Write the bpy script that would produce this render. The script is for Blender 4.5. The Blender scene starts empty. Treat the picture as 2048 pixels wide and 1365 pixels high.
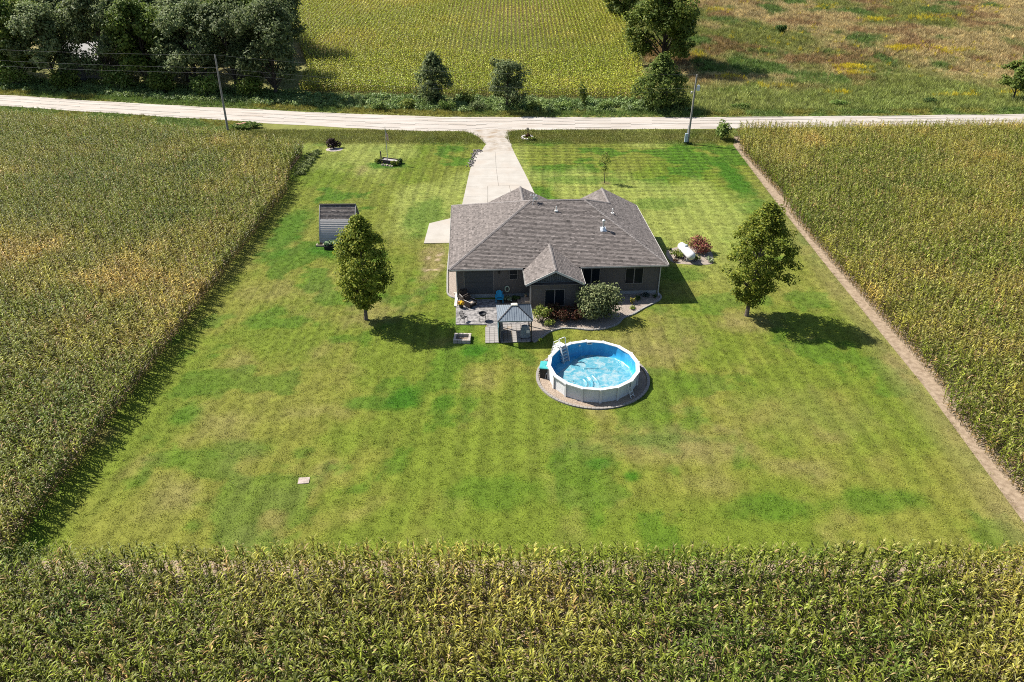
import bpy, math, random
import numpy as np
from mathutils import Vector, Matrix
R = math.radians
S = bpy.context.scene
C = S.collection
rng = np.random.default_rng(7)
random.seed(7)

# ------------------------------------------------------------------ camera, sky, sun, exposure
CAM_H, PITCH, FPX = 34.3, R(31), 1480.0
cam = bpy.data.cameras.new('camera'); cam.sensor_width = 36; cam.lens = FPX/2048*36
cam.clip_start = .5; cam.clip_end = 6000
cam_o = bpy.data.objects.new('camera', cam); C.objects.link(cam_o)
cam_o.location = (0, 0, CAM_H); cam_o.rotation_euler = (math.pi/2-PITCH, 0, 0)
S.camera = cam_o
SUN_EL, SUN_AZ = R(46.5), R(-26)          # azimuth: where shadows point, from +X
w = bpy.data.worlds.new('World'); S.world = w; w.use_nodes = True
wn = w.node_tree.nodes; bg = wn['Background']
sky = wn.new('ShaderNodeTexSky'); sky.sky_type = 'NISHITA'; sky.sun_disc = False
sky.sun_elevation = SUN_EL; sky.sun_rotation = math.atan2(-math.cos(SUN_AZ), -math.sin(SUN_AZ))
w.node_tree.links.new(sky.outputs[0], bg.inputs[0]); bg.inputs[1].default_value = .072
sun = bpy.data.lights.new('sun', 'SUN'); sun.energy = 4.8; sun.angle = R(.53); sun.color = (1, .95, .87)
sun_o = bpy.data.objects.new('sun', sun); C.objects.link(sun_o); sun_o.location = (-60, 30, 80)
sd = Vector((math.cos(SUN_AZ)*math.cos(SUN_EL), math.sin(SUN_AZ)*math.cos(SUN_EL), -math.sin(SUN_EL)))
sun_o.rotation_euler = sd.to_track_quat('-Z', 'Y').to_euler()
S.view_settings.view_transform = 'Standard'; S.view_settings.look = 'None'
S.view_settings.gamma = 1; S.view_settings.exposure = 1.3
S.render.engine = 'CYCLES'
S.cycles.filter_width = 1.0; S.cycles.use_denoising = False; S.cycles.max_bounces = 8; S.cycles.transparent_max_bounces = 8

# ------------------------------------------------------------------ helpers: noise, frustum
def _hash(ix, iy, s):
    h = (ix*374761393 + iy*668265263 + s*974634777) & 0x7fffffff
    h = ((h ^ (h >> 13))*1274126177) & 0x7fffffff
    return ((h ^ (h >> 16)) & 0xffff)/65535.0
def vnoise(x, y, s=0):
    x = np.asarray(x, float); y = np.asarray(y, float)
    ix = np.floor(x).astype(np.int64); iy = np.floor(y).astype(np.int64)
    fx = x-ix; fy = y-iy; fx = fx*fx*(3-2*fx); fy = fy*fy*(3-2*fy)
    a = _hash(ix, iy, s); b = _hash(ix+1, iy, s); c = _hash(ix, iy+1, s); d = _hash(ix+1, iy+1, s)
    return (a*(1-fx)+b*fx)*(1-fy)+(c*(1-fx)+d*fx)*fy
def fbm(x, y, sc, s=0, o=4):
    t = 0; a = .5; n = 0
    for k in range(o):
        t = t+a*vnoise(np.asarray(x)*sc*2**k+17.3*k, np.asarray(y)*sc*2**k-9.1*k, s+k); n += a; a *= .55
    return t/n
def sstep(a, b, x):
    t = np.clip((x-a)/(b-a), 0, 1); return t*t*(3-2*t)
def hill(x, y):                            # the land climbs gently beyond the road
    x = np.asarray(x, float); y = np.asarray(y, float)
    d = np.clip(y-158, 0, 240)
    return .072*d*sstep(0, 40, d) - 0*x
def seen(x, y, z=0, m=.06, side=5):        # the part of the land the photograph could see
    dz = z-CAM_H; cp, sp = math.cos(PITCH), math.sin(PITCH)
    dep = y*cp-dz*sp; up = y*sp+dz*cp
    return (np.abs(x) < dep*(1024/FPX)*(1+m)+side) & (up > -dep*(683/FPX)*(1+m)-side)
def inpoly(x, y, P):
    ins = np.zeros(len(x), bool); n = len(P)
    for i in range(n):
        (x0, y0), (x1, y1) = P[i], P[(i+1) % n]
        c = ((y0 > y) != (y1 > y)) & (x < (x1-x0)*(y-y0)/(y1-y0+1e-12)+x0)
        ins ^= c
    return ins

# ------------------------------------------------------------------ helpers: materials
def nodes(m):
    m.use_nodes = True; t = m.node_tree
    return t, t.nodes, t.links, t.nodes['Principled BSDF']
def pmat(name, c1, c2=None, rough=.85, sc=4, det=4, bump=0, bsc=30, metal=0, spec=.3, stretch=None, tint=None, lo=.35, hi=.65, c3=None, sc3=.3):
    """two-tone procedural surface in world metres, with fine relief"""
    c1, c2, c3 = [tuple(v*.82 for v in c) if c else c for c in (c1, c2, c3)]      # albedo as measured against the daylight exposure
    m = bpy.data.materials.new(name); t, N, L, P = nodes(m)
    P.inputs['Roughness'].default_value = rough; P.inputs['Metallic'].default_value = metal
    P.inputs['Specular IOR Level'].default_value = spec
    tc = N.new('ShaderNodeTexCoord'); vec = tc.outputs['Object']
    if stretch:
        mp = N.new('ShaderNodeMapping'); mp.inputs['Scale'].default_value = stretch
        L.new(vec, mp.inputs[0]); vec = mp.outputs[0]
    def mixn(a, b, scale, lo, hi):
        no = N.new('ShaderNodeTexNoise'); no.inputs['Scale'].default_value = scale; no.inputs['Detail'].default_value = det
        L.new(vec, no.inputs['Vector'])
        mr = N.new('ShaderNodeMapRange'); mr.inputs[1].default_value = lo; mr.inputs[2].default_value = hi
        L.new(no.outputs[0], mr.inputs[0])
        mx = N.new('ShaderNodeMix'); mx.data_type = 'RGBA'
        L.new(mr.outputs[0], mx.inputs[0])
        for s, i in ((a, 6), (b, 7)):
            if isinstance(s, tuple): mx.inputs[i].default_value = (*s, 1)
            else: L.new(s, mx.inputs[i])
        return mx.outputs[2]
    col = None
    if c2: col = mixn(c1, c2, sc, lo, hi)
    if c3: col = mixn(col, c3, sc3, .5, .75)
    if tint:
        at = N.new('ShaderNodeAttribute'); at.attribute_name = tint
        hs = N.new('ShaderNodeHueSaturation')
        mr = N.new('ShaderNodeMapRange'); mr.inputs[3].default_value = .25; mr.inputs[4].default_value = 1.5
        L.new(at.outputs['Fac'], mr.inputs[0]); L.new(mr.outputs[0], hs.inputs['Value'])
        if col: L.new(col, hs.inputs['Color'])
        else: hs.inputs['Color'].default_value = (*c1, 1)
        col = hs.outputs[0]
    if col: L.new(col, P.inputs['Base Color'])
    else: P.inputs['Base Color'].default_value = (*c1, 1)
    if bump:
        no = N.new('ShaderNodeTexNoise'); no.inputs['Scale'].default_value = bsc; no.inputs['Detail'].default_value = 5
        L.new(tc.outputs['Object'], no.inputs['Vector'])
        b = N.new('ShaderNodeBump'); b.inputs['Strength'].default_value = bump; b.inputs['Distance'].default_value = .03
        L.new(no.outputs[0], b.inputs['Height']); L.new(b.outputs[0], P.inputs['Normal'])
    return m
def leafmat(name, cols, trans=.3, rough=.62, attr=False, island=True, vary=.35, spec=.14):
    """leaf surface: each leaf its own tone out of a ramp, light passing through"""
    m = bpy.data.materials.new(name); t, N, L, P = nodes(m); out = N['Material Output']
    P.inputs['Roughness'].default_value = rough; P.inputs['Specular IOR Level'].default_value = spec
    if attr:                              # tone of the plant itself, stored with each plant
        at = N.new('ShaderNodeAttribute'); at.attribute_type = 'INSTANCER'; at.attribute_name = 'col'
        col = at.outputs['Color']
    else:
        ge = N.new('ShaderNodeNewGeometry'); rp = N.new('ShaderNodeValToRGB')
        rp.color_ramp.interpolation = 'LINEAR'
        e = rp.color_ramp.elements
        for i, c in enumerate(cols):
            p = i/max(1, len(cols)-1)
            el = e[0] if i == 0 else (e[-1] if i == len(cols)-1 else e.new(p))
            el.position = p; el.color = (*c, 1)
        L.new(ge.outputs['Random Per Island'], rp.inputs[0]); col = rp.outputs[0]
    if island and attr:
        ge = N.new('ShaderNodeNewGeometry')
        mr = N.new('ShaderNodeMapRange'); mr.inputs[3].default_value = 1-vary; mr.inputs[4].default_value = 1+vary
        L.new(ge.outputs['Random Per Island'], mr.inputs[0])
        hs = N.new('ShaderNodeHueSaturation'); L.new(col, hs.inputs['Color']); L.new(mr.outputs[0], hs.inputs['Value'])
        col = hs.outputs[0]
    oi = N.new('ShaderNodeObjectInfo'); mr = N.new('ShaderNodeMapRange')
    mr.inputs[3].default_value = .85; mr.inputs[4].default_value = 1.15
    L.new(oi.outputs['Random'], mr.inputs[0])
    hs = N.new('ShaderNodeHueSaturation'); L.new(col, hs.inputs['Color']); L.new(mr.outputs[0], hs.inputs['Value']); col = hs.outputs[0]
    L.new(col, P.inputs['Base Color'])
    tr = N.new('ShaderNodeBsdfTranslucent'); L.new(col, tr.inputs[0])
    mx = N.new('ShaderNodeMixShader'); mx.inputs[0].default_value = trans
    L.new(P.outputs[0], mx.inputs[1]); L.new(tr.outputs[0], mx.inputs[2]); L.new(mx.outputs[0], out.inputs[0])
    return m
def vcolmat(name, bump=.6, bsc=25, rough=.95, grain=(.72, 1.28), gsc=9):
    """ground cover whose colour map is stored in the sheet, broken up by fine grain"""
    m = bpy.data.materials.new(name); t, N, L, P = nodes(m)
    P.inputs['Roughness'].default_value = rough; P.inputs['Specular IOR Level'].default_value = .15
    at = N.new('ShaderNodeAttribute'); at.attribute_name = 'col'
    tc = N.new('ShaderNodeTexCoord')
    no = N.new('ShaderNodeTexNoise'); no.inputs['Scale'].default_value = gsc; no.inputs['Detail'].default_value = 6
    no.inputs['Roughness'].default_value = .7
    L.new(tc.outputs['Object'], no.inputs['Vector'])
    mr = N.new('ShaderNodeMapRange'); mr.inputs[1].default_value = .3; mr.inputs[2].default_value = .7
    mr.inputs[3].default_value, mr.inputs[4].default_value = grain
    L.new(no.outputs[0], mr.inputs[0])
    hs = N.new('ShaderNodeHueSaturation'); L.new(at.outputs['Color'], hs.inputs['Color']); L.new(mr.outputs[0], hs.inputs['Value'])
    L.new(hs.outputs[0], P.inputs['Base Color'])
    b = N.new('ShaderNodeBump'); b.inputs['Strength'].default_value = bump; b.inputs['Distance'].default_value = .06
    n2 = N.new('ShaderNodeTexNoise'); n2.inputs['Scale'].default_value = bsc; n2.inputs['Detail'].default_value = 4
    L.new(tc.outputs['Object'], n2.inputs['Vector']); L.new(n2.outputs[0], b.inputs['Height']); L.new(b.outputs[0], P.inputs['Normal'])
    return m

# ------------------------------------------------------------------ helpers: meshes and objects
def link(o, parent=None, kind=None, label=None):
    C.objects.link(o)
    if parent is not None: o.parent = parent
    if kind: o['kind'] = kind
    if label: o['label'] = label
    return o
def tag(o, label, cat, group=None):
    o['label'] = label; o['category'] = cat
    if group: o['group'] = group
    return o
def thing(name, label, cat, loc=(0, 0, 0), rz=0, group=None):
    o = bpy.data.objects.new(name, None); o.empty_display_size = .3; C.objects.link(o)
    o.location = loc; o.rotation_euler = (0, 0, rz)
    return tag(o, label, cat, group)
def copy_thing(src, loc, rz, label, scale=None, group=None):
    o = src.copy(); C.objects.link(o); o.location = loc; o.rotation_euler = (0, 0, rz); o['label'] = label
    if group: o['group'] = group
    if scale: o.scale = scale
    for ch in list(src.children):
        c = ch.copy(); C.objects.link(c); c.parent = o
        for g in ch.children:
            d = g.copy(); C.objects.link(d); d.parent = c
    return o
class MB:
    def __init__(s): s.v = []; s.f = []; s.m = []; s.mi = 0
    def add(s, vs, fs):
        k = len(s.v); s.v += [tuple(map(float, p)) for p in vs]
        for f in fs: s.f.append([i+k for i in f]); s.m.append(s.mi)
    def box(s, x0, x1, y0, y1, z0, z1):
        s.add([(x0, y0, z0), (x1, y0, z0), (x1, y1, z0), (x0, y1, z0), (x0, y0, z1), (x1, y0, z1), (x1, y1, z1), (x0, y1, z1)],
              [(3, 2, 1, 0), (4, 5, 6, 7), (0, 1, 5, 4), (1, 2, 6, 5), (2, 3, 7, 6), (3, 0, 4, 7)])
    def obox(s, c, d, M=None, taper=1):
        M = M or Matrix.Identity(3); x, y, z = d[0]/2, d[1]/2, d[2]/2; q = taper
        vs = [(-x, -y, -z), (x, -y, -z), (x, y, -z), (-x, y, -z), (-x*q, -y*q, z), (x*q, -y*q, z), (x*q, y*q, z), (-x*q, y*q, z)]
        c = Vector(c)
        s.add([c+M @ Vector(p) for p in vs], [(3, 2, 1, 0), (4, 5, 6, 7), (0, 1, 5, 4), (1, 2, 6, 5), (2, 3, 7, 6), (3, 0, 4, 7)])
    def beam(s, a, b, w, h, up=(0, 0, 1)):
        a, b = Vector(a), Vector(b); t = (b-a).normalized(); u = Vector(up)
        r = t.cross(u)
        if r.length < 1e-4: r = t.cross(Vector((1, 0, 0)))
        r.normalize(); u = r.cross(t)
        vs = [p+r*i*w/2+u*j*h/2 for p in (a, b) for i, j in ((-1, -1), (1, -1), (1, 1), (-1, 1))]
        s.add(vs, [(3, 2, 1, 0), (4, 5, 6, 7), (0, 1, 5, 4), (1, 2, 6, 5), (2, 3, 7, 6), (3, 0, 4, 7)])
    def tube(s, pts, rad, n=7, cap=True):
        pts = [Vector(p) for p in pts]
        if not hasattr(rad, '__len__'): rad = [rad]*len(pts)
        k = len(s.v); ref = Vector((.31, .17, .94))
        for i, p in enumerate(pts):
            t = (pts[min(i+1, len(pts)-1)]-pts[max(i-1, 0)]).normalized()
            a = t.cross(ref)
            if a.length < 1e-3: a = t.cross(Vector((1, 0, 0)))
            a.normalize(); b = t.cross(a)
            for j in range(n):
                an = 2*math.pi*j/n; q = p+(a*math.cos(an)+b*math.sin(an))*rad[i]; s.v.append(tuple(q))
        for i in range(len(pts)-1):
            for j in range(n):
                s.f.append([k+i*n+j, k+i*n+(j+1) % n, k+(i+1)*n+(j+1) % n, k+(i+1)*n+j]); s.m.append(s.mi)
        if cap:
            s.f.append([k+j for j in range(n)][::-1]); s.m.append(s.mi)
            s.f.append([k+(len(pts)-1)*n+j for j in range(n)]); s.m.append(s.mi)
    def lathe(s, prof, n=20, c=(0, 0, 0), axis='z'):
        k = len(s.v)
        for r, z in prof:
            for j in range(n):
                a = 2*math.pi*j/n; p = (r*math.cos(a), r*math.sin(a), z)
                if axis == 'y': p = (p[0], p[2], p[1])
                s.v.append((p[0]+c[0], p[1]+c[1], p[2]+c[2]))
        for i in range(len(prof)-1):
            for j in range(n):
                s.f.append([k+i*n+j, k+i*n+(j+1) % n, k+(i+1)*n+(j+1) % n, k+(i+1)*n+j]); s.m.append(s.mi)
    def poly(s, pts): s.add(pts, [list(range(len(pts)))])
    def prism(s, pl, z0, z1):
        n = len(pl)
        s.add([(x, y, z0) for x, y in pl]+[(x, y, z1) for x, y in pl],
              [list(range(n))[::-1], list(range(n, 2*n))]+[[i, (i+1) % n, n+(i+1) % n, n+i] for i in range(n)])
    def mesh(s, name, mats):
        me = bpy.data.meshes.new(name); me.from_pydata(s.v, [], s.f)
        for m in (mats if isinstance(mats, (list, tuple)) else [mats]): me.materials.append(m)
        if any(s.m): me.polygons.foreach_set('material_index', s.m)
        me.update(); return me
    def build(s, name, mats, parent=None, loc=(0, 0, 0), rz=0, kind=None, label=None, smooth=False):
        me = s.mesh(name, mats)
        if smooth: me.polygons.foreach_set('use_smooth', [True]*len(me.polygons))
        o = bpy.data.objects.new(name, me); o.location = loc; o.rotation_euler = (0, 0, rz)
        return link(o, parent, kind, label)
def quadmesh(name, V, mats, mi=None):
    """V: (n,4,3) array of separate quads"""
    V = np.asarray(V, np.float32); n = len(V); me = bpy.data.meshes.new(name)
    me.vertices.add(n*4); me.vertices.foreach_set('co', V.reshape(-1))
    me.loops.add(n*4); me.loops.foreach_set('vertex_index', np.arange(n*4, dtype=np.int32))
    me.polygons.add(n); me.polygons.foreach_set('loop_start', np.arange(0, n*4, 4, dtype=np.int32))
    for m in (mats if isinstance(mats, (list, tuple)) else [mats]): me.materials.append(m)
    if mi is not None: me.polygons.foreach_set('material_index', np.asarray(mi, np.int32))
    me.update(calc_edges=True); me.validate(); return me
def grid(name, x0, x1, y0, y1, sx, sy, z, mat, colf=None):
    nx = int((x1-x0)/sx)+1; ny = int((y1-y0)/sy)+1
    X, Y = np.meshgrid(np.linspace(x0, x1, nx), np.linspace(y0, y1, ny)); X = X.ravel(); Y = Y.ravel()
    Z = z(X, Y) if callable(z) else np.full(len(X), z)
    me = bpy.data.meshes.new(name); me.vertices.add(nx*ny)
    me.vertices.foreach_set('co', np.stack([X, Y, Z], 1).astype(np.float32).ravel())
    i = (np.arange(ny-1)[:, None]*nx+np.arange(nx-1)[None]).ravel()
    q = np.stack([i, i+1, i+nx+1, i+nx], 1).astype(np.int32)
    me.loops.add(q.size); me.loops.foreach_set('vertex_index', q.ravel())
    me.polygons.add(len(q)); me.polygons.foreach_set('loop_start', np.arange(0, q.size, 4, dtype=np.int32))
    me.update(calc_edges=True); me.materials.append(mat)
    if colf:
        c = colf(X, Y); a = me.attributes.new('col', 'FLOAT_COLOR', 'POINT')
        a.data.foreach_set('color', np.concatenate([c, np.ones((len(c), 1))], 1).astype(np.float32).ravel())
    o = bpy.data.objects.new(name, me); C.objects.link(o); return o
def scatter(name, P, coll, rz, scl, col=None, tilt=.06):
    """one mass of plants: a cloud of points, each growing one plant of the collection"""
    n = len(P); me = bpy.data.meshes.new(name); me.vertices.add(n)
    me.vertices.foreach_set('co', np.asarray(P, np.float32).ravel())
    rot = np.stack([rng.normal(0, tilt, n), rng.normal(0, tilt, n), rz], 1)
    me.attributes.new('rot', 'FLOAT_VECTOR', 'POINT').data.foreach_set('vector', rot.astype(np.float32).ravel())
    me.attributes.new('scl', 'FLOAT', 'POINT').data.foreach_set('value', np.asarray(scl, np.float32))
    me.attributes.new('idx', 'INT', 'POINT').data.foreach_set('value', rng.integers(0, 64, n).astype(np.int32))
    if col is not None:
        me.attributes.new('col', 'FLOAT_COLOR', 'POINT').data.foreach_set('color', np.concatenate([col, np.ones((n, 1))], 1).astype(np.float32).ravel())
    o = bpy.data.objects.new(name, me); link(o, kind='stuff')
    g = bpy.data.node_groups.new(name, 'GeometryNodeTree')
    g.interface.new_socket('Geometry', in_out='INPUT', socket_type='NodeSocketGeometry')
    g.interface.new_socket('Geometry', in_out='OUTPUT', socket_type='NodeSocketGeometry')
    N, L = g.nodes, g.links
    gi = N.new('NodeGroupInput'); go = N.new('NodeGroupOutput')
    ip = N.new('GeometryNodeInstanceOnPoints'); ci = N.new('GeometryNodeCollectionInfo')
    ci.inputs['Collection'].default_value = coll; ci.inputs['Separate Children'].default_value = True; ci.inputs['Reset Children'].default_value = True
    ip.inputs['Pick Instance'].default_value = True
    def na(nm, ty):
        a = N.new('GeometryNodeInputNamedAttribute'); a.data_type = ty; a.inputs['Name'].default_value = nm; return a.outputs['Attribute']
    L.new(gi.outputs[0], ip.inputs['Points']); L.new(ci.outputs[0], ip.inputs['Instance'])
    L.new(na('rot', 'FLOAT_VECTOR'), ip.inputs['Rotation']); L.new(na('scl', 'FLOAT'), ip.inputs['Scale']); L.new(na('idx', 'INT'), ip.inputs['Instance Index'])
    L.new(ip.outputs[0], go.inputs[0])
    o.modifiers.new('grow', 'NODES').node_group = g
    return o
def kit(name, meshes):                      # the plants a mass is made of
    c = bpy.data.collections.new(name)
    for i, me in enumerate(meshes):
        c.objects.link(bpy.data.objects.new(f'{name}_{i}', me))
    return c
def smooth_line(P, n=6):
    P = [Vector((*p, 0)) for p in P]; out = []
    for i in range(len(P)-1):
        p0, p1, p2, p3 = P[max(i-1, 0)], P[i], P[i+1], P[min(i+2, len(P)-1)]
        for k in range(n):
            t = k/n
            q = .5*((2*p1)+(p2-p0)*t+(2*p0-5*p1+4*p2-p3)*t*t+(3*p1-p0-3*p2+p3)*t**3); out.append((q.x, q.y))
    out.append((P[-1].x, P[-1].y)); return out

# ------------------------------------------------------------------ colour of the lawn, by place
def lawn_col(x, y):
    x = np.asarray(x, float); y = np.asarray(y, float)
    wx = x+2*(fbm(x, y, .08, 3)-.5); wy = y+2*(fbm(x, y, .08, 4)-.5)
    green = np.array((.098, .142, .012)); lush = np.array((.036, .108, .004)); olive = np.array((.142, .152, .024)); dry = np.array((.165, .152, .048)); pale = np.array((.215, .245, .060))
    def mix(a, b, t): return a*(1-t[:, None])+b*t[:, None]
    c = np.tile(green, (len(x), 1))
    front = 1-sstep(52, 92, y)                              # the front of the yard is drier
    n1 = fbm(wx, wy*.8, .11, 11); n2 = fbm(wx, wy, .3, 21, 5); n3 = fbm(wx, wy, 1.1, 31)
    c = mix(c, olive, np.clip(sstep(.34, .58, n1+.3*(n2-.5))*(.6+.4*front)+.25*front, 0, 1))
    c = mix(c, dry, np.clip(sstep(.48, .74, .6*n2+.4*n1)*(.1+.75*front), 0, 1))
    c = mix(c, lush, np.clip(sstep(.56, .62, fbm(wx, wy, .2, 71, 5))*(.75-.25*front), 0, 1))
    back = sstep(58, 85, y)
    c = mix(c, pale, np.clip(sstep(.42, .62, fbm(wx, wy*.6, .09, 47))*.75*back, 0, 1))
    # mowing passes: along the yard, and across it near the road and the front
    wob = .35*np.sin(y*.09+x*.05)+.8*(fbm(x, y, .05, 53)-.5)
    mow = np.tanh(2.2*np.sin((x+wob)*2*math.pi/1.75)); fine = np.sin((x+wob*1.2)*2*math.pi/.82+.8*n1)
    m1 = sstep(.36, .6, fbm(x, y, .045, 51)); m2 = sstep(.4, .6, fbm(x, y, .05, 66))
    cross = np.sin((y+.5*np.sin(x*.1))*2*math.pi/1.5)
    m3 = sstep(88, 104, y)*(1-sstep(118, 121, y))*sstep(-3, 3, x)*.16+.07*sstep(.48, .62, fbm(x, y, .05, 55))
    c = c*(1+.13*mow*(.4+.6*m1)+.15*fine*m2*(.4+.6*(n2 > .4))+m3*cross)[:, None]
    for bx, by, rx, ry, k in ((-8.6, 48.0, 1.7, 2.2, .85), (6.2, 40.3, 1.3, .9, .7), (8.3, 38.9, .8, .8, .75), (-1, 37.5, 4.5, 2.0, .35), (-5.4, 47.5, 1.2, 1.4, .6), (-20, 42, 3, 1.6, .4),
                              (-11, 47.6, 2.6, 1.3, .55), (11, 43, 5, .8, .4), (17, 36, 3.5, 1.6, .45), (24, 36.5, 4, 1.5, .45), (-10.8, 87, 3, 9, .45), (10, 101, 8, 2.2, .4), (19, 92, 5, 3, .4),
                              (-25, 46, 1.6, 2.2, .5), (-3.4, 55.4, 1.4, 1.2, .8), (31.5, 102, 2.2, 12, .75), (17.5, 71, 4.5, 2.3, .45), (-26.8, 83, 2.4, 11, .6), (-20.5, 77, 4, 2.4, .75), (-18.5, 108, 4.2, 2.4, .7)):
        d = np.hypot((x-bx)/rx, (y-by)/ry)+.9*(fbm(x, y, .7, 81)-.5)
        c = mix(c, lush, min(1, k*1.25)*(1-sstep(.45, 1.05, d)))
    for bx, by, rx, ry, k in ((-8.7, 73.5, 1.7, 6.5, .8), (-13.5, 62, 3.2, 3.5, .5), (22, 60.5, 3.5, 2.4, .5), (15, 58, 3.5, 6, .35), (12.9, 99.9, 1.1, .9, .7), (-22, 106, 1.2, 2.5, .55), (10, 42.5, 9, 3, .3), (22, 46, 8, 5, .25)):
        d = np.hypot((x-bx)/rx, (y-by)/ry)+1.1*(fbm(x, y, .9, 91)-.5)
        c = mix(c, np.array((.19, .150, .068)), k*.8*(1-sstep(.3, 1.1, d)))
    bare = sstep(.56, .66, fbm(x, y, 1.6, 97))*(1-sstep(.4, 1.0, np.hypot((x+8.6)/1.5, (y-74)/5)))
    c = mix(c, np.array((.36, .28, .20)), bare*.8)
    c = mix(c, np.array((.125, .125, .03)), sstep(117.5, 120.5, y)*.7*(.5+n2))          # unmown verge by the road
    edge = sstep(29.5, 32.5, x-(y-34)*.034)
    c = mix(c, np.array((.20, .165, .075)), edge*.45*(1-sstep(80, 110, y)))
    return np.clip(c*np.array((.85, .83, .80))*(.80+.46*n3)[:, None], .003, 1)
def meadow_col(x, y):
    n1 = fbm(x, y, .035, 101); n2 = fbm(x, y, .12, 111); n3 = fbm(x, y, .5, 121)
    def mix(a, b, t): return a*(1-t[:, None])+b*t[:, None]
    c = np.tile((.110, .118, .028), (len(x), 1))
    c = mix(c, np.array((.225, .175, .078)), sstep(.40, .60, n1+.35*(n2-.5)))
    c = mix(c, np.array((.130, .075, .033)), sstep(.55, .70, n2)*.75)
    c = mix(c, np.array((.062, .095, .020)), sstep(.58, .72, fbm(x, y, .09, 131)))
    c = mix(c, np.array((.125, .145, .034)), (1-sstep(152, 172, y+6*(n2-.5)))*.9)
    return np.clip(c*(.75+.5*n3)[:, None], .003, 1)
def ground_col(x, y):
    m = meadow_col(x, y); g = np.tile((.075, .10, .02), (len(x), 1))*(.7+.6*fbm(x, y, .3, 141))[:, None]
    t = sstep(140, 150, y)[:, None]; return m*t+g*(1-t)

# ------------------------------------------------------------------ ground, lawn, road, driveway
M_ground = vcolmat('meadow_ground', bump=.8, bsc=6)
M_lawn = vcolmat('lawn', bump=.5, bsc=22, gsc=9, grain=(.6, 1.42))
M_soil = pmat('field_soil', (.20, .145, .095), (.32, .245, .17), sc=2.5, bump=.6, bsc=12)
M_dgravel = pmat('road_gravel', (.27, .24, .2), (.34, .31, .27), sc=.8, bump=.25, bsc=40, stretch=(.25, 1, 1))
M_conc = pmat('concrete', (.335, .305, .262), (.385, .355, .31), sc=.6, bump=.08, bsc=50, c3=(.36, .31, .255), sc3=.25)
gr = grid('ground', -1500, 1500, -100, 2900, 20, 20, lambda x, y: hill(x, y)-.03, M_ground, ground_col); gr['kind'] = 'structure'
lawn = grid('lawn', -50, 37, 29, 140, .3, .3, 0.0, M_lawn, lawn_col); lawn['kind'] = 'structure'
def soil(name, P):
    m = MB(); m.poly([(x, y, .012) for x, y in P]); return m.build(name, M_soil, kind='structure')
LEFT = [(-30.4, 29), (-30.0, 55), (-30.2, 80), (-30.2, 95), (-31.4, 101), (-31.6, 112.6), (-37.6, 116), (-47.5, 120), (-69, 127), (-89, 132.5), (-130, 141), (-130, 29)]
RIGHT = [(32.8, 29), (34.1, 50), (34.5, 73), (35.1, 95), (36.0, 118), (37.5, 123.5), (60, 124.5), (130, 127.5), (130, 29)]
soil('field_soil', [(x-1.0, y-.4) for x, y in LEFT]); soil('field_soil', [(x-.45 if x < 50 else x, y) for x, y in RIGHT]); soil('field_soil', [(-60, 5), (60, 5), (60, 31.4), (-60, 31.4)])
near = [(-190, 171), (-150, 158.5), (-97.85, 144.4), (-56.1, 134.7), (-19.1, 127.0), (0, 127.0), (32.4, 128.05), (89.7, 130.6), (180, 134)]
far = [(-192, 181), (-152, 168), (-103.3, 153.5), (-59.3, 143.6), (-20.4, 136.9), (0, 135.9), (34, 135.8), (94, 137.9), (182, 141)]
nl, fl = smooth_line(near, 10), smooth_line(far, 10)
nl = [(x, y+.5*(vnoise(x*.7, 3)-.5)) for x, y in nl]; fl = [(x, y+.6*(vnoise(x*.6, 9)-.5)) for x, y in fl]
m = MB()
for i in range(len(nl)-1):
    a, b, c, d = nl[i], nl[i+1], fl[i+1], fl[i]
    mid0 = ((a[0]+d[0])/2, (a[1]+d[1])/2); mid1 = ((b[0]+c[0])/2, (b[1]+c[1])/2)
    m.add([(*a, .02), (*b, .02), (*mid1, .10), (*mid0, .10), (*c, .02), (*d, .02)], [(0, 1, 2, 3), (3, 2, 4, 5)])
def trackmat():                              # packed wheel tracks run along the gravel
    mm = pmat('road_gravel_packed', (.345, .305, .262), (.415, .378, .335), sc=.7, bump=.3, bsc=35, stretch=(.2, 1.2, 1), c3=(.31, .262, .212), sc3=.9)
    return mm
M_road = trackmat()
road = m.build('gravel_road', M_road, kind='structure')
m = MB()                                     # low grey ridges of loose gravel along the wheel tracks
for t in (.13, .40, .66, .9):
    for i in range(len(nl)-1):
        if vnoise(nl[i][0]*.15, t*30) < .3: continue
        wv = .10*(vnoise(nl[i][0]*.4, t*50)-.5)
        p = [tuple(np.array(nl[k])*(1-t-wv)+np.array(fl[k])*(t+wv)) for k in (i, i+1)]
        z = .02+.16*min(t, 1-t)
        m.add([(p[0][0], p[0][1]-.17, z-.03), (p[1][0], p[1][1]-.17, z-.03), (p[1][0], p[1][1], z+.055), (p[0][0], p[0][1], z+.055), (p[1][0], p[1][1]+.17, z-.03), (p[0][0], p[0][1]+.17, z-.03)],
              [(0, 1, 2, 3), (3, 2, 4, 5)])
m.build('loose_gravel_ridge', pmat('loose_gravel', (.19, .168, .14), (.26, .235, .2), sc=3, bump=.5, bsc=30), kind='stuff')
ap = smooth_line([(-11.5, 127.6), (-8.2, 126.4), (-6.1, 123.6), (-4.4, 119.2), (-4.6, 116.2), (-5.3, 114.3)], 5)+smooth_line([(.2, 114.6), (-.1, 118.0), (-.6, 122.6), (-.6, 125.6), (.8, 127.0), (2.6, 127.4)], 5)
m = MB(); m.poly([(x+.25*(vnoise(y*1.3, 5)-.5), y, .030) for x, y in ap]+[(2.6, 128.6, .035), (-11.5, 129, .035)])
m.build('gravel_apron', pmat('apron_gravel', (.30, .265, .22), (.38, .34, .29), sc=1.2, bump=.4, bsc=35, c3=(.23, .165, .1), sc3=.5), kind='structure')
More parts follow.
